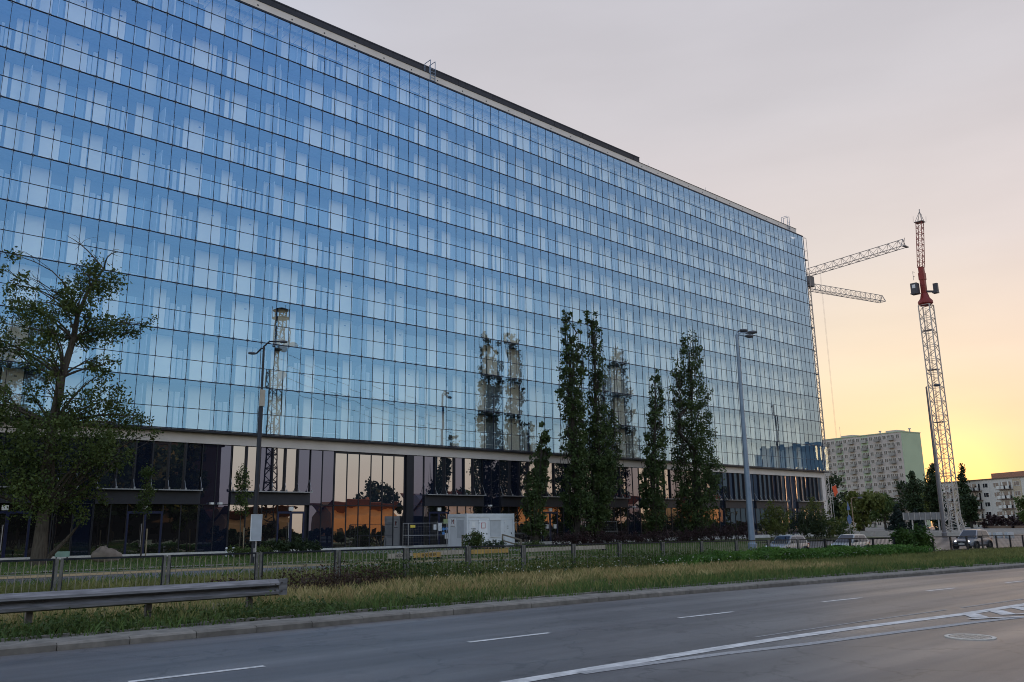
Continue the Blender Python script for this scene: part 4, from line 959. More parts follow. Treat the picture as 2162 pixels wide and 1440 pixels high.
# ------------------------------------------------------------------ cars
tyre_m = mat('tyre', (.015, .015, .016), .85); rim_m = mat('rim', (.30, .31, .32), .35, .8)
carglass = glassmat('car_glass', (.035, .04, .05), (.1, .1, .1), .35, opaque=(.012, .014, .018))
plastic = mat('car_plastic', (.016, .017, .019), .6); plate_m = mat('number_plate', (.65, .65, .62), .6)
def car(name, lab, loc, rz, Lc, W, Ht, paint, suv=False, lights=False, group=None):
    """+x is the front"""
    t = thing(name, lab, 'car', loc, rz, group); hw = W/2; gc = .24 if suv else .17; zb = gc
    belt = .98 if suv else .92
    st = [(-Lc/2, zb+.25, .62, .80), (-Lc/2+.06, zb+.08, .80, .90), (-Lc/2+.5, zb, belt, .98), (-Lc*.18, zb, belt-.01, 1.0), (Lc*.10, zb, belt-.02, 1.0), (Lc*.22, zb, belt-.03, .99), (Lc*.36, zb, belt-.12, .96), (Lc/2-.22, zb+.02, belt-.22, .90), (Lc/2-.06, zb+.06, .66, .82), (Lc/2, zb+.14, .55, .70)]
    mb = MB(); n = 12
    for x, a, b, w in st:
        w *= hw; h = b-a
        ring = [(-w*.86, a), (-w*.97, a+h*.12), (-w, a+h*.45), (-w*.985, a+h*.75), (-w*.93, b-.015), (-w*.55, b+.012)]
        ring = ring+[(-y, z) for y, z in ring[::-1]]
        mb.v += [(x, y, z) for y, z in ring]
    for i in range(len(st)-1):
        for k in range(n): mb.f.append((i*n+k, i*n+(k+1) % n, (i+1)*n+(k+1) % n, (i+1)*n+k))
    mb.f.append(tuple(range(n))[::-1]); mb.f.append(tuple((len(st)-1)*n+k for k in range(n)))
    part('body', mb, paint, t, True, True)
    # cabin shell
    xr, xa, xf, xw = -Lc*.46, -Lc*.36, Lc*.05, Lc*.235
    cab = MB(); wb, wt = hw*.90, hw*.70
    pr = [(xr, belt-.03, wb), (xa, Ht-.06, wt), (-Lc*.15, Ht, wt), (xf, Ht-.05, wt), (xw, belt-.06, wb)]
    m = len(pr)
    for x, z, w in pr: cab.v += [(x, -w, z), (x, w, z)]
    for i in range(m-1): cab.f.append((2*i, 2*i+2, 2*i+3, 2*i+1))
    cab.v += [(x, -wb, belt-.05) for x, z, w in pr]+[(x, wb, belt-.05) for x, z, w in pr]
    for i in range(m-1):
        cab.f.append((2*i, 2*m+i, 2*m+i+1, 2*i+2)); cab.f.append((2*i+1, 2*i+3, 3*m+i+1, 3*m+i))
    part('roof', cab, paint, t, True, True)
    e = .012
    def lerp(a, b, q): return tuple(a[i]+(b[i]-a[i])*q for i in range(3))
    def gl(nm_, a, b, c, d, off_):
        o_ = Vector(off_); q = [Vector(p)+o_ for p in (a, b, c, d)]; r_ = [p-o_*1.4 for p in q]
        part(nm_, MB().add(q+r_, [(0, 1, 2, 3), (7, 6, 5, 4), (0, 4, 5, 1), (1, 5, 6, 2), (2, 6, 7, 3), (3, 7, 4, 0)]), carglass, t, local=True)
    gl('windscreen', (xw-.05, -wb*.88, belt-.01), (xw-.05, wb*.88, belt-.01), (xf+.06, wt*.86, Ht-.09), (xf+.06, -wt*.86, Ht-.09), (.022, 0, .022))
    gl('rear_window', (xr+.02, wb*.84, belt+.05), (xr+.02, -wb*.84, belt+.05), (xa-.02, -wt*.84, Ht-.13), (xa-.02, wt*.84, Ht-.13), (-.022, 0, .02))
    for s in (-1, 1):
        zt = Ht-.10; y0, y1 = s*(wb+.004), s*(wt+.018)
        gl('side_window', (-Lc*.08, y0, belt), (xw-.28, y0, belt), (xf-.02, y1, zt), (-Lc*.07, y1, zt), (0, s*.014, 0))
        gl('side_window', (xr+.30, y0, belt), (-Lc*.10, y0, belt), (-Lc*.09, y1, zt), (xa+.12, y1, zt-.02), (0, s*.014, 0))
        part('mirror', MB().box(xw-.38, xw-.24, s*(hw*.96) if s > 0 else s*hw*.96-.2, s*hw*.96+.2 if s > 0 else s*hw*.96, belt-.02, belt+.13), plastic, t, local=True)
        part('sill', MB().box(-Lc*.30, Lc*.27, s*hw-.03 if s > 0 else s*hw-.012, s*hw+.012 if s > 0 else s*hw+.03, zb+.01, zb+.15), plastic, t, local=True)
        lm_ = mat('headlight_on', (.9, .9, .85), .3, emit=(1, .93, .8), es=4) if lights else mat('headlight', (.55, .57, .6), .15)
        part('headlight', MB().tube([(Lc/2-.16, s*hw*.62, .66), (Lc/2-.05, s*hw*.64, .655)], [.10, .075], 10), lm_, t, True, True)
        part('tail_light', MB().box(-Lc/2-.005, -Lc/2+.1, s*hw*.78-.07, s*hw*.78+.07, .68, .88), mat('tail_red', (.35, .02, .02), .3), t, local=True)
        if suv: part('roof_rail', MB().tube([(xa+.1, s*wt*.92, Ht-.01), (xa+.2, s*wt*.92, Ht+.06), (xf-.2, s*wt*.92, Ht+.06), (xf-.05, s*wt*.92, Ht)], .018, 6), gal, t, True, True)
        for x in (-Lc*.295, Lc*.31):
            rr = .34 if suv else .31
            w = part('wheel', MB().lathe([(rr*.6, -.1), (rr*.96, -.1), (rr, -.06), (rr, .06), (rr*.96, .1), (rr*.6, .1)], 20, (x, s*(hw-.09), rr), 'y'), tyre_m, t, True, True)
            mb = MB().lathe([(rr*.62, -.085), (rr*.62, .085)], 16, (x, s*(hw-.09), rr), 'y')
            for k in range(5):
                a = k*1.2566; mb.beam((x, s*(hw+.005), rr), (x+math.cos(a)*rr*.58, s*(hw+.005), rr+math.sin(a)*rr*.58), .05, .03)
            part('rim', mb, rim_m, w, local=True)
            part('wheel_arch', MB().lathe([(rr*1.16, -.115), (rr*1.16, .0), (rr*1.02, .0), (rr*1.02, -.115)], 18, (x, s*(hw+.004)-(0 if s < 0 else -.115), rr), 'y'), plastic, t, True, True)
    part('grille', MB().box(Lc/2-.07, Lc/2+.012, -hw*.45, hw*.45, .50, .70), plastic, t, local=True)
    part('lower_grille', MB().box(Lc/2-.1, Lc/2+.02, -hw*.7, hw*.7, zb+.27, .5), plastic, t, local=True)
    part('bumper', MB().box(Lc/2-.15, Lc/2+.03, -hw*.78, hw*.78, zb+.10, zb+.26), plastic, t, local=True)
    part('number_plate', MB().box(Lc/2+.031, Lc/2+.045, -.26, .26, zb+.17, zb+.28), plate_m, t, local=True)
    part('badge', MB().box(Lc/2+.013, Lc/2+.022, -.09, .09, .57, .64), rim_m, t, local=True)
    return t
silver = mat('silver_paint', (.27, .28, .31), .32, .35, var=.03, coat=.6); pearl = mat('pale_paint', (.38, .40, .40), .3, .2, var=.03, coat=.6); grey_p = mat('steel_blue_paint', (.24, .25, .29), .3, .3, var=.03, coat=.8)
car('parked_car', 'silver hatchback parked behind the hedge, nearer the lamp post', (58.4, 34.4, G(58.4, 34.4)+.10), math.pi, 4.1, 1.72, 1.48, silver, group='cars parked behind the hedge')
car('parked_car', 'pale hatchback parked behind the hedge, right of the silver one', (68.2, 34.4, G(68.2, 34.4)+.10), math.pi, 4.2, 1.74, 1.52, pearl, group='cars parked behind the hedge')
car('suv', 'silver SUV driving towards us with its headlights on', (83.2, 30.3, G(83.2, 30.3)+.02), R(176), 4.3, 1.82, 1.70, grey_p, True, True)
car('far_car', 'tiny distant pale van-like car at the right edge', (160, 46, -1.08), R(180), 4.4, 1.8, 1.75, pearl)

# ------------------------------------------------------------------ cranes
def lattice(mb, z0, z1, w, step, c=(0, 0), leg=.12, br=.06, w1=None):
    """square vertical lattice"""
    w1 = w1 or w; n = max(1, round((z1-z0)/step)); cs = ((-1, -1), (1, -1), (1, 1), (-1, 1))
    def P(k, t): ww = (w+(w1-w)*t)/2; return Vector((c[0]+cs[k][0]*ww, c[1]+cs[k][1]*ww, z0+(z1-z0)*t))
    for k in range(4): mb.beam(P(k, 0), P(k, 1), leg)
    for i in range(n):
        a, b = i/n, (i+1)/n
        for k in range(4):
            j = (k+1) % 4
            mb.beam(P(k, a), P(j, a), br)
            mb.beam(P(k, a), P(j, (a+b)/2), br); mb.beam(P(j, (a+b)/2), P(k, b), br)
    for k in range(4): mb.beam(P(k, 1), P((k+1) % 4, 1), br)
def jib(mb, p, q, w, h, step, c=.09, br=.05):
    """triangular truss from p to q: two lower chords, one upper chord"""
    p = Vector(p); q = Vector(q); d = (q-p); ln = d.length; d.normalize(); s = d.cross(Vector((0, 0, 1))).normalized()*w/2; u = Vector((0, 0, h))
    n = max(2, round(ln/step))
    mb.beam(p-s, q-s, c); mb.beam(p+s, q+s, c); mb.beam(p+u, q+u, c)
    for i in range(n+1):
        a = p+d*ln*i/n; mb.beam(a-s, a+s, br)
        if i < n:
            m = p+d*ln*(i+.5)/n; b = p+d*ln*(i+1)/n
            for g in (-1, 1): mb.beam(a+s*g, m+u, br); mb.beam(m+u, b+s*g, br)
            mb.beam(a-s, b+s, br)
    mb.beam(p-s, p+u, c); mb.beam(p+s, p+u, c); mb.beam(q-s, q+u, c); mb.beam(q+s, q+u, c)
crw = mat('crane_white', (.42, .40, .38), .55, .2, var=.12, scale=2); crr = mat('crane_red', (.20, .022, .018), .5, .1, var=.15, scale=2); crg = mat('crane_jib_grey', (.26, .24, .24), .5, .3)
ca = thing('tower_crane', 'white tower crane mast with red slewing head at the right', 'crane', (141.65, 54.05, -.8))
mb = MB(); lattice(mb, 3.0, 37.6, 1.75, 2.35, leg=.15, br=.07); part('mast', mb, crw, ca, local=True)
mb = MB(); lattice(mb, 0, 3.0, 2.6, 1.5, leg=.22, br=.09, w1=1.75)
part('base', mb, crw, ca, local=True)
for k, z in enumerate((9.4, 18.0, 26.6, 33.2)): part('platform', MB().box(-.85, .3, -.85, .85, z, z+.1).beam((.3, .8, z), (.3, .8, z+.9), .05), crg, ca, local=True)
part('ladder', MB().beam((.2, .3, 1), (.2, .3, 37), .05).beam((.55, .3, 1), (.55, .3, 37), .05), crg, ca, local=True)
part('slewing_ring', MB().lathe([(.8, 37.6), (1.15, 37.9), (1.15, 38.3), (.75, 38.8), (.55, 39.6)], 16), crr, ca, True, True)
part('turret', MB().box(-.38, .38, -.38, .38, 39.6, 44.2).box(-.46, .46, -.46, .46, 42.0, 43.2), crr, ca, local=True)
cabd = mat('crane_cab', (.05, .055, .07), .5)
cb = part('cab', MB().box(-1.6, -.5, .45, 1.5, 39.7, 41.4).box(-1.7, -.4, .4, 1.6, 39.55, 39.7), cabd, ca, local=True)
part('cab_window', MB().box(-1.62, -1.601, .7, 1.2, 40.5, 41.1), cw, cb, local=True)
part('counterweight', MB().box(.6, 1.6, -1.8, -1.0, 39.6, 39.85).box(1.0, 1.5, -1.8, -1.1, 39.85, 41.3), cabd, ca, local=True)
part('counter_deck', MB().beam((0, 0, 40.0), (1.2, -1.4, 39.9), .6, .2), cabd, ca, local=True)
def lean(m):
    m.v = [(x+(z-44.2)*.07, y-(z-44.2)*.06, z) for x, y, z in m.v]; return m
mb = MB(); lattice(mb, 44.2, 52.2, .85, .95, leg=.085, br=.045, w1=.92); part('raised_jib', lean(mb), crr, ca, local=True)
part('jib_tip', lean(MB().box(-.7, .7, -.7, .7, 52.2, 52.3).beam((-.55, -.55, 52.3), (0, 0, 54.2), .07).beam((.55, -.55, 52.3), (0, 0, 54.2), .07).beam((.55, .55, 52.3), (0, 0, 54.2), .07).beam((-.55, .55, 52.3), (0, 0, 54.2), .07).beam((0, 0, 54.2), (0, 0, 54.6), .12)), crg, ca, local=True)
part('tip_railing', lean(MB().beam((-.9, -.7, 52.3), (-.9, -.7, 53.3), .04).beam((.9, -.7, 52.3), (.9, -.7, 53.3), .04).beam((-.9, .7, 52.3), (-.9, .7, 53.3), .04).beam((.9, .7, 52.3), (.9, .7, 53.3), .04)), crg, ca, local=True)
part('turret_railing', MB().beam((-1.4, .9, 41.9), (-1.4, .9, 43.4), .05).beam((-.7, .9, 43.4), (-1.4, .9, 43.4), .05).beam((-1.4, .9, 42.6), (-.7, .9, 42.6), .05), crg, ca, local=True)
cbn = thing('tower_crane', 'tower crane beside the building corner with jib rising to the right', 'crane', (131.75, 69.75, -.6))
mb = MB(); lattice(mb, 0, 43.0, 1.05, 1.6, leg=.10, br=.05); part('mast', mb, crw, cbn, local=True)
part('cab', MB().box(-.9, .9, -.9, .9, 42.6, 43.1).box(-.6, .7, -1.3, -.3, 42.2, 44.0), mat('crane_cab_light', (.08, .085, .1), .5), cbn, local=True)
mb = MB(); jib(mb, (0, 0, 44.2), (-2.7, -18.3, 44.2), 1.3, 1.25, 1.7); part('jib', mb, crg, cbn, local=True)
part('jib_end', MB().beam((-2.7, -18.3, 44.2), (-2.75, -18.6, 45.6), .07).box(-3.4, -2.0, -18.8, -18.4, 44.1, 44.25), crg, cbn, local=True)
part('hoist_rope', MB().beam((-.5, -3.2, 44.2), (-.5, -3.2, 14), .015).beam((-.75, -3.2, 44.2), (-.75, -3.2, 14), .015), crg, cbn, local=True)
cc = thing('tower_crane', 'tower crane hidden behind the building with jib falling to the right', 'crane', (131, 74.5, -.6))
mb = MB(); lattice(mb, 0, 41.5, 1.3, 2.0, leg=.13, br=.06); part('mast', mb, crw, cc, local=True)
mb = MB(); jib(mb, (1.0, -1.0, 43.4), (24.2, -7.6, 43.0), 1.3, 1.3, 1.25); part('jib', mb, crg, cc, local=True)
part('cab', MB().box(-.4, 1.4, -1.6, -.2, 41.4, 43.3), cabd, cc, local=True)

# ------------------------------------------------------------------ hoarding, billboard, site things on the right
hb = thing('concrete_hoarding', 'pale concrete hoarding wall right of the white corner column', 'wall', (116, 55, -1))
hm = mat('hoarding', (.36, .33, .30), .85, var=.15, scale=2, rndv=.12)
p0, p1 = Vector((111.2, 58.6, 0)), Vector((124, 46.6, 0)); n = 9
for i in range(n):
    a = p0.lerp(p1, i/n+.004); b = p0.lerp(p1, (i+1)/n-.004); zt = .62-.5*i/n
    part('hoarding_panel', MB().beam((a.x, a.y, -.55), (b.x, b.y, -.55-.06), .12, 2*(zt+.55)), hm, hb)
jb = thing('jersey_barrier', 'low white and orange barrier beside the ramp', 'barrier', (127, 46, -1))
for i, m in enumerate((mat('barrier_orange', (.40, .16, .02), .7), cg, cg, cg)): part('barrier_block', MB().prism([(125+i*2.6, -1.2), (127.5+i*2.6, -1.2), (127.5+i*2.6, .0), (125+i*2.6, .0)], 45.4-i*.6, 45.8-i*.6), m, jb)
bbd = thing('billboard', 'grey billboard gantry in front of the far trees', 'billboard', (178, 66, -1))
part('board', MB().beam((166.2, 72.5, 2.65), (172.4, 66.8, 2.65), .3, 1.35), mat('billboard_grey', (.17, .17, .175), .7, var=.2, scale=.8), bbd)
for q in (.2, .5, .8): part('leg', MB().beam((166.2+6.2*q, 72.5-5.7*q, -1), (166.2+6.2*q, 72.5-5.7*q, 2.0), .22), gal, bbd)
for i in range(9):
    q = i/8; part('board_batten', MB().beam((166.05+6.2*q, 72.35-5.7*q, 1.9), (166.05+6.2*q, 72.35-5.7*q, 3.4), .10), gal, bbd)
ob = thing('orange_banner', 'small orange flag hanging in front of the dark trees', 'flag', (150, 78, 0))
part('cloth', MB().add([(150, 78, 8.2), (150.6, 77.5, 8.5), (150.8, 77.3, 7.2), (150.3, 77.7, 6.3), (150.05, 78.04, 8.2), (150.65, 77.54, 8.5), (150.85, 77.34, 7.2), (150.35, 77.74, 6.3)], [(0, 1, 2, 3), (7, 6, 5, 4), (0, 4, 5, 1), (1, 5, 6, 2), (2, 6, 7, 3), (3, 7, 4, 0)]), mat('flag_orange', (.62, .09, .03), .7), ob)
part('pole', MB().tube([(150, 78.05, -.6), (150, 78.05, 8.7)], .04, 6), gal, ob)

# ------------------------------------------------------------------ far apartment blocks
def local_frame(o, d): return o
win_g = glassmat('flat_window', (.05, .05, .055), (.1, .1, .1), .5, opaque=(.02, .02, .024))
wfr = mat('window_white', (.62, .60, .56), .7)
pinkw = mat('block_pink', (.46, .40, .37), .85, var=.06, scale=.2); greenw = mat('block_green', (.36, .43, .30), .85, var=.05, scale=.2)
whitew = mat('block_cream', (.50, .475, .44), .85, var=.06, scale=.2); tanw = mat('block_tan', (.40, .33, .24), .85, var=.06, scale=.2)
balm = mat('balcony_grey', (.30, .28, .26), .8, rndv=.25); balw = mat('balcony_white', (.58, .57, .54), .7); brown = mat('balcony_brown', (.14, .085, .06), .7)
# tall block: corner C, facade runs along fd, gable along gd
def block_frame(C, ang):
    return Matrix.Translation(Vector(C)) @ Matrix.Rotation(ang, 4, 'Z')
tb = thing('apartment_tower', 'eleven-storey pink and green panel apartment block with balconies', 'building', (304.2, 130, -1.2), math.atan2(26, 4.2))
# local x runs away along the facade (to the left in the picture), local -y faces the camera side... facade on +y
TW, TD, TF, NF = 46, 11.5, 2.78, 12
cols = [greenw, pinkw]
part('core', MB().box(.2, TW-.2, -TD+.2, -.25, 0, NF*TF+1.0), whitew, tb, local=True)
part('gable', MB().box(-.12, .199, -TD, .05, 0, NF*TF+1.0), greenw, tb, local=True)
bayw = 5.5
for i in range(8):
    x0 = .2+i*bayw; x1 = min(x0+bayw, TW)
    part('facade_panel', MB().box(x0+.01, x0+2.4, -.249, .0, 0, NF*TF+1.0), pinkw, tb, local=True)
    part('facade_panel', MB().box(x0+2.41, x1, -.249, .0, 0, NF*TF+1.0), cols[i % 2] if i else pinkw, tb, local=True)
wme = MB().box(-.62, .62, .002, .035, -.62, .62).mesh('flat_window', win_g)
wfm = MB().box(-.70, -.62, .002, .07, -.70, .70).box(.62, .70, .002, .07, -.70, .70).box(-.62, .62, .002, .07, -.70, -.62).box(-.62, .62, .002, .07, .62, .70).box(-.04, .04, .036, .07, -.62, .62).mesh('window_frame', wfr)
bme = MB().box(-1.0, 1.0, .002, 1.15, -.08, .0).box(-1.0, 1.0, 1.09, 1.15, .0, .95).box(-1.0, -.95, .002, 1.09, .0, .95).box(.95, 1.0, .002, 1.09, .0, .95).mesh('balcony', balm)
k = 0
for fl in range(NF):
    z = 1.0+fl*TF+1.35
    for i in range(8):
        x0 = .2+i*bayw
        if x0 > 38: continue
        for dx in ((1.2, 3.1, 4.55) if i else (1.4, 3.4, 5.0)):
            w = link('window', wme, tb, (x0+dx, 0, z)); 
            if k < 320: link('frame', wfm, w, (0, 0, 0)); k += 1
        link('balcony', bme, tb, (x0+3.9, 0, z-1.2))
part('roof_edge', MB().box(-.3, TW, -TD-.1, .2, NF*TF+1.0, NF*TF+1.3), greenw, tb, local=True)
for x, w in ((3.5, 4.5), (22, 5)): part('roof_house', MB().box(x, x+w, -8, -3, NF*TF+1.3, NF*TF+2.2), pinkw, tb, local=True)
for x, y in ((-.0, -6), (10.5, -4)): part('roof_vent', MB().lathe([(.25, 0), (.25, .9), (.5, 1.0), (.5, 1.3)], 8, (x+.4, y, NF*TF+1.3)), gal, tb, local=True)
part('antenna', MB().tube([(28, -4, NF*TF+1.3), (28, -4, NF*TF+6)], .05, 5), gal, tb, local=True)
# low block
lb = thing('apartment_block', 'long five-storey cream apartment block with white balcony fronts at the right', 'building', (284.2, 112.6, -1.2), math.atan2(-21.2, -12.3))
LW, LF, NL = 78, 2.75, 5
part('wall', MB().box(0, LW, .2, 12, 0, NL*LF+.9), whitew, lb, local=True)
part('roof', MB().box(-.3, LW+.3, -.1, 12.3, NL*LF+.9, NL*LF+1.2), brown, lb, local=True)
part('roof_house', MB().box(21, 33, 3, 8, NL*LF+1.2, NL*LF+2.8), mat('brick_red', (.30, .15, .10), .85), lb, local=True)
part('roof_house', MB().box(52, 60, 3, 8, NL*LF+1.2, NL*LF+2.6), MATS['brick_red'], lb, local=True)
wl = MB().box(-.95, .95, 0.12, .18, -.6, .6).mesh('low_window', win_g)
wlf = MB().box(-1.02, -.95, .1, .2, -.68, .68).box(.95, 1.02, .1, .2, -.68, .68).box(-.95, .95, .1, .2, -.68, -.6).box(-.95, .95, .1, .2, .6, .68).box(-.2, -.12, .09, .119, -.6, .6).mesh('low_frame', wfr)
bl_ = MB().box(-2.6, 2.6, -1.1, .19, -.12, 0).mesh('balcony_slab', brown)
blr = MB().box(-2.6, 2.6, -1.09, -1.04, 1.0, 1.08).mesh('balcony_handrail', brown)
blp = MB().box(-.52, .52, -1.08, -1.05, .12, .95).mesh('balcony_front', balw)
bld = MB().box(-1.9, 1.9, .11, .18, .05, 2.1).mesh('balcony_door', win_g)
bls = MB().box(-.3, .3, .08, .109, .05, 2.15).mesh('balcony_pier', wfr)
bay = 12.0
for fl in range(NL):
    z = .6+fl*LF
    for i in range(6):
        x0 = i*bay
        for dx, t in ((1.6, 'w'), (5.2, 'b'), (9.4, 'w')):
            if t == 'w':
                w = link('window', wl, lb, (x0+dx, 0, z+1.4)); link('frame', wlf, w, (0, 0, 0))
            else:
                b = link('balcony', bl_, lb, (x0+dx, 0, z)); link('handrail', blr, b, (0, 0, 0)); link('balcony_door', bld, b, (0, 0, 0))
                for q in (-1.7, 0, 1.7): link('balcony_front', blp, b, (q, 0, 0))
                for q in (-1.3, 1.0): link('pier', bls, b, (q, 0, 0))
for i in range(6): part('stair_strip', MB().box(i*bay+7.9, i*bay+10.9, .15, .199, 0, NL*LF+.6), tanw if i % 2 == 0 else whitew, lb, local=True)

# ------------------------------------------------------------------ far trees
def far_tree(lab, x, y, z, h, r, n, lm, kind='round', size=.35, group='far trees round the apartment blocks', name='far_tree'):
    cl = []; k = 14
    for i in range(k):
        a = rnd.uniform(0, 6.28)
        if kind == 'round':
            u = rnd.random(); zz = z+h*(.25+.68*u); q = r*math.sqrt(max(.05, 1-(2*u-1)**2))*rnd.uniform(.3, .8); rr = r*.38
            cl.append((x+math.cos(a)*q, y+math.sin(a)*q, zz, rr, rr, rr*.8))
        elif kind == 'column':
            u = i/(k-1); zz = z+h*(.08+.86*u); rr = r*(math.sin(math.pi*min(.97, .15+.85*u**.9))**.6)*.75
            cl.append((x+math.cos(a)*rr*.25, y+math.sin(a)*rr*.25, zz, rr, rr, h/k*1.2))
        else:
            u = i/(k-1); zz = z+h*(.06+.9*u); rr = r*(1-u)*.9+.15
            cl.append((x, y, zz, rr, rr, h/k*.55))
    return crown_tree(name, lab, 'tree', (x, y, z), [(x, y, z), (x, y, z+h*.35), (x, y, z+h*.6), (x, y, z+h*.85)], cl, n, size, lm, group, bark_d, r0=.3, hs=1.6, ends=False)
far_tree('big dark round tree right behind the crane lattice', 176, 99, -.5, 11, 5.5, 5200, lf_dark)
far_tree('dark tree in front of the tower block, behind the round sign', 186, 98, -.5, 12.5, 6, 5200, lf_dark)
far_tree('yellow-green bushy tree before the tower block', 170, 82.5, -.6, 8.6, 4.4, 4500, lf_yel)
far_tree('smaller green tree at the tower block foot', 214, 98, -.6, 8.8, 4.2, 3200, lf_mid)
far_tree('pale green thin tree beside the tower gable', 236, 97.5, -.6, 10.5, 3.0, 2200, lf_yel)
far_tree('slender left one of two dark columnar poplars by the tower gable', 214.5, 90.3, -.6, 15.3, 2.0, 3800, lf_dark, 'column')
far_tree('taller right one of two dark columnar poplars by the tower gable', 219.5, 87.0, -.6, 17.2, 2.6, 4600, lf_dark, 'column')
far_tree('columnar poplar behind the red crane mast', 273, 100, -.6, 19.6, 2.4, 3600, lf_dark, 'column')
far_tree('leaning dark tree behind the tall right lamp post', 226, 82, -.6, 9, 3, 2600, lf_dark)
far_tree('round tree at the far right edge above the low block', 300, 86, -.6, 18, 5, 3600, lf_dark)
far_tree('green tree at the right edge before the low block', 196, 57.5, -1.1, 9.5, 4.4, 4600, lf_mid)
far_tree('dark blue-green spruce left of the billboard', 188, 83.3, -.7, 6.3, 2.3, 2400, leafmat('spruce', (.010, .020, .018), (.028, .046, .038)), 'cone', .28, name='spruce_tree')
far_tree('dark spruce under the billboard', 178, 75, -.9, 5.2, 2.0, 1900, MATS['spruce'], 'cone', .28, name='spruce_tree')
far_tree('dark spruce behind the tall right lamp post', 184, 71.5, -.9, 6.4, 2.2, 2200, MATS['spruce'], 'cone', .28, name='spruce_tree')
far_tree('added wide dark tree blocking the low sun behind the tall right lamp post', 295, 122, -.6, 16, 6, 4200, lf_dark)  # gap trees from here on are added, tall enough to shade the road
far_tree('added dark tree blocking the low sun right of the tower gable', 304, 133, -.6, 16, 6, 3600, lf_dark)
far_tree('added dark tree blocking the low sun left of the low block roof', 291, 117, -.6, 15.5, 4, 3200, lf_dark)
for i, (x, y, w, h) in enumerate(((225, 76.5, 9, 4.2), (222, 70, 9, 4.6), (219, 63, 9, 3.8))):
    bush('dark_hedge', ('dark purple hedge before the low block, nearest the crane', 'dark purple hedge in the middle before the low block', 'dark purple hedge before the low block, furthest right')[i], x, y, w, 5, h, 1800, lf_purple, .3, 'dark hedges before the low block', z0=-1)
lwall = thing('low_wall', 'low brownish garden wall below the dark hedges', 'wall', (215, 66, -1.1)); part('wall', MB().beam((222, 78, -.4), (210, 55, -.4), .4, 1.6), mat('brown_wall', (.16, .11, .08), .9), lwall)

# ------------------------------------------------------------------ across the road behind the camera (seen mirrored in the glass)
house_o = mat('house_ochre', (.68, .38, .16), .85, var=.1, scale=.4); house_w = mat('house_white', (.62, .56, .50), .85, var=.1, scale=.4); tile = mat('roof_tile', (.20, .085, .055), .8, var=.2, scale=2, stretch=(1, 8, 8))
def house(lab, x, y, w, d, hw_, hr, m, n):
    t = thing('house', lab, 'house', (x, y, 0), 0, 'houses across the road')
    part('wall', MB().box(x-w/2, x+w/2, y-d/2, y+d/2, 0, hw_), m, t)
    part('gable_wall', MB().add([(x-w/2+.01, y-d/2, hw_), (x-w/2+.01, y+d/2, hw_), (x-w/2+.01, y, hw_+hr), (x+w/2-.01, y-d/2, hw_), (x+w/2-.01, y+d/2, hw_), (x+w/2-.01, y, hw_+hr)], [(0, 2, 1), (3, 4, 5), (0, 1, 4, 3), (1, 2, 5, 4), (2, 0, 3, 5)]), m, t)
    for s in (-1, 1): part('roof', MB().beam((x-w/2-.4, y+s*(d/4+.15), hw_+hr/2+.08), (x+w/2+.4, y+s*(d/4+.15), hw_+hr/2+.08), math.hypot(d/2+.5, hr), .12, up=(0, -s*hr, d/2)), tile, t)
    part('chimney', MB().box(x+w*.2, x+w*.2+.6, y-.3, y+.3, hw_+hr-.8, hw_+hr+.8), MATS['brick_red'], t)
    for i in range(n):
        xx = x-w/2+w*(i+.5)/n
        for z in ((1.6, 4.4) if hw_ > 5 else (1.6,)): part('window', MB().box(xx-.55, xx+.55, y+d/2+.002, y+d/2+.06, z-.65, z+.65), win_g, t)
hb_ = 0
for i, x in enumerate(range(58, 262, 12)):
    bush('roadside_hedge', 'hedge section %s from the left across the road, mirrored low in the glass' % ('one', 'two', 'three', 'four', 'five', 'six', 'seven', 'eight', 'nine', 'ten', 'eleven', 'twelve', 'thirteen', 'fourteen', 'fifteen', 'sixteen', 'seventeen')[i], x+6, -24+rnd.uniform(-1, 1), 12.5, 3, rnd.uniform(1.5, 2.7), 1300, lf_dark, .4, 'hedge across the road', z0=0)
house('ochre gabled house across the road, mirrored in the lobby glass', 92, -34, 15, 9, 4.4, 2.6, house_o, 5)
house('low ochre house across the road, mirrored left of the lobby', 68, -30, 13, 8, 3.4, 2.2, house_o, 4)
house('white house across the road, mirrored behind the container', 116, -36, 15, 9, 5.6, 3.6, house_w, 5)
house('wide ochre house across the road, mirrored among the poplars', 142, -34, 20, 9, 4.4, 3.2, house_o, 6)
house('white-walled house across the road, mirrored right of the poplars', 172, -38, 18, 10, 6.0, 3.4, house_w, 6)
house('ochre house across the road, mirrored in the rightmost shop windows', 205, -36, 22, 10, 5.6, 4.0, house_o, 7)
dbk = thing('added_dark_block', 'added long dark block across the road, darkening the mirrored gaps at the far left', 'building', (33, -44, 0))  # added out of view, so the glass mirrors dark between the trees
part('wall', MB().box(-10, 66, -54, -40, 0, 17.5), mat('added_block_wall', (.045, .045, .05), .8, var=.2, scale=.3), dbk); part('roof', MB().box(-10.4, 66.4, -54.4, -39.6, 17.5, 18), dm, dbk)
for i in range(18):
    for j in range(5): part('window', MB().box(-8+4.1*i, -6.4+4.1*i, -39.99, -39.93, 1.3+3.3*j, 2.8+3.3*j), win_g, dbk)
tob = thing('glass_office', 'blue-grey office block across the road, mirrored at the right corner', 'building', (290, -36, 0))
part('wall', MB().box(252, 330, -60, -34, 0, 20), mat('office_teal', (.16, .22, .26), .4, .2, var=.1, scale=.1), tob)
part('tower', MB().box(285, 330, -59.9, -33.8, 20.01, 30), MATS['office_teal'], tob)
for i in range(26): part('fin', MB().box(252+3*i, 252.4+3*i, -33.99, -33.4, 0, 20 if i < 12 else 30), whitew if i % 2 else gal, tob)
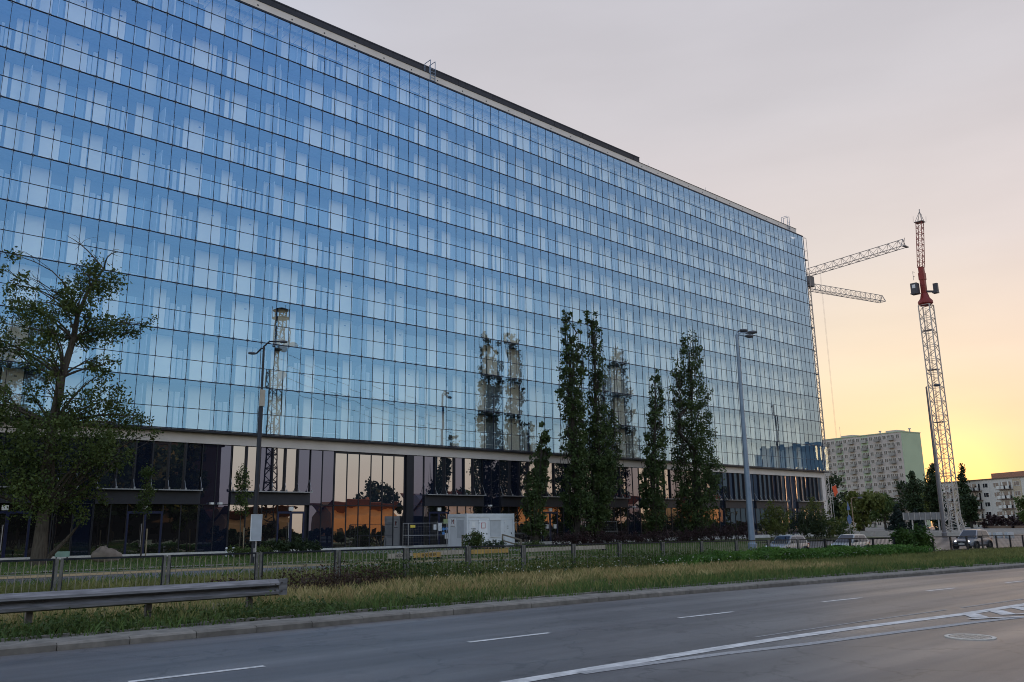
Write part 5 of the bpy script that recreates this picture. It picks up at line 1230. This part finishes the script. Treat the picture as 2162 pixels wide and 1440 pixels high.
for i, (x, y, h, r, q) in enumerate(((18, -28, 19, 8, 0), (31, -31, 20, 8.5, 0), (44, -30, 20, 8.5, 0), (56, -33, 17, 6.5, 1), (104, -44, 12, 4.5, 0), (128, -45, 11, 5, 1), (157, -46, 12, 5, 0), (188, -46, 13, 5.5, 1), (232, -42, 14, 6, 0))):
    far_tree(('first', 'second', 'third', 'fourth', 'fifth', 'sixth', 'seventh', 'eighth', 'ninth')[i]+' tree from the left in the row across the road', x, y, 0, h, r, 9000 if i < 4 else 2600, (lf_dark, lf_mid)[q], 'round', .5 if i < 4 else .42, 'trees across the road', 'roadside_tree')
pyl = thing('lattice_mast', 'steel lattice radio mast across the road, mirrored in the glass', 'mast', (68.6, -25, 0))
pm_ = mat('mast_steel', (.022, .022, .026), .7)
mb = MB(); lattice(mb, 0, 30, 2.8, 2.6, leg=.20, br=.11, w1=1.8); lattice(mb, 30, 41.6, 1.8, 1.9, leg=.17, br=.10, w1=1.4); part('lattice', mb, pm_, pyl, local=True)
for z, r in ((41.4, 1.4), (39.9, 1.5), (34.4, 1.7)): part('ring_platform', MB().lathe([(r-.35, z), (r, z), (r, z+.16), (r-.35, z+.16)], 16), pm_, pyl, local=True)
part('top_posts', MB().beam((1.6, 0, 39.8), (1.7, 0, 42), .08).beam((-1.6, 0, 39.8), (-1.7, 0, 42), .08).beam((0, 1.6, 39.8), (0, 1.7, 42), .08).beam((0, -1.6, 39.8), (0, -1.7, 42), .08), pm_, pyl, local=True)
for a, z in ((.4, 34.9), (2.2, 34.9), (1.5, 29)): part('dish', MB().lathe([(.1, -.3), (.8, .0), (.85, .1)], 14, (math.cos(a)*1.8, math.sin(a)*1.8, z), 'y'), cw, pyl, True, True)
for i, (z, y) in enumerate(((33.2, -24.5), (31.6, -26.5), (29.4, -25.0), (27.4, -24))):
    pts = [(68.6+55*q/6, y-q*.6, z-5.5*math.sin(math.pi*q/12)-q*.4) for q in range(0, 13)]
    tag(part('overhead_cable', MB().tube(pts, .035, 4), dm, None), ('uppermost', 'second', 'third', 'lowest')[i]+' overhead cable running right from the lattice mast', 'cable', 'overhead cables from the mast')
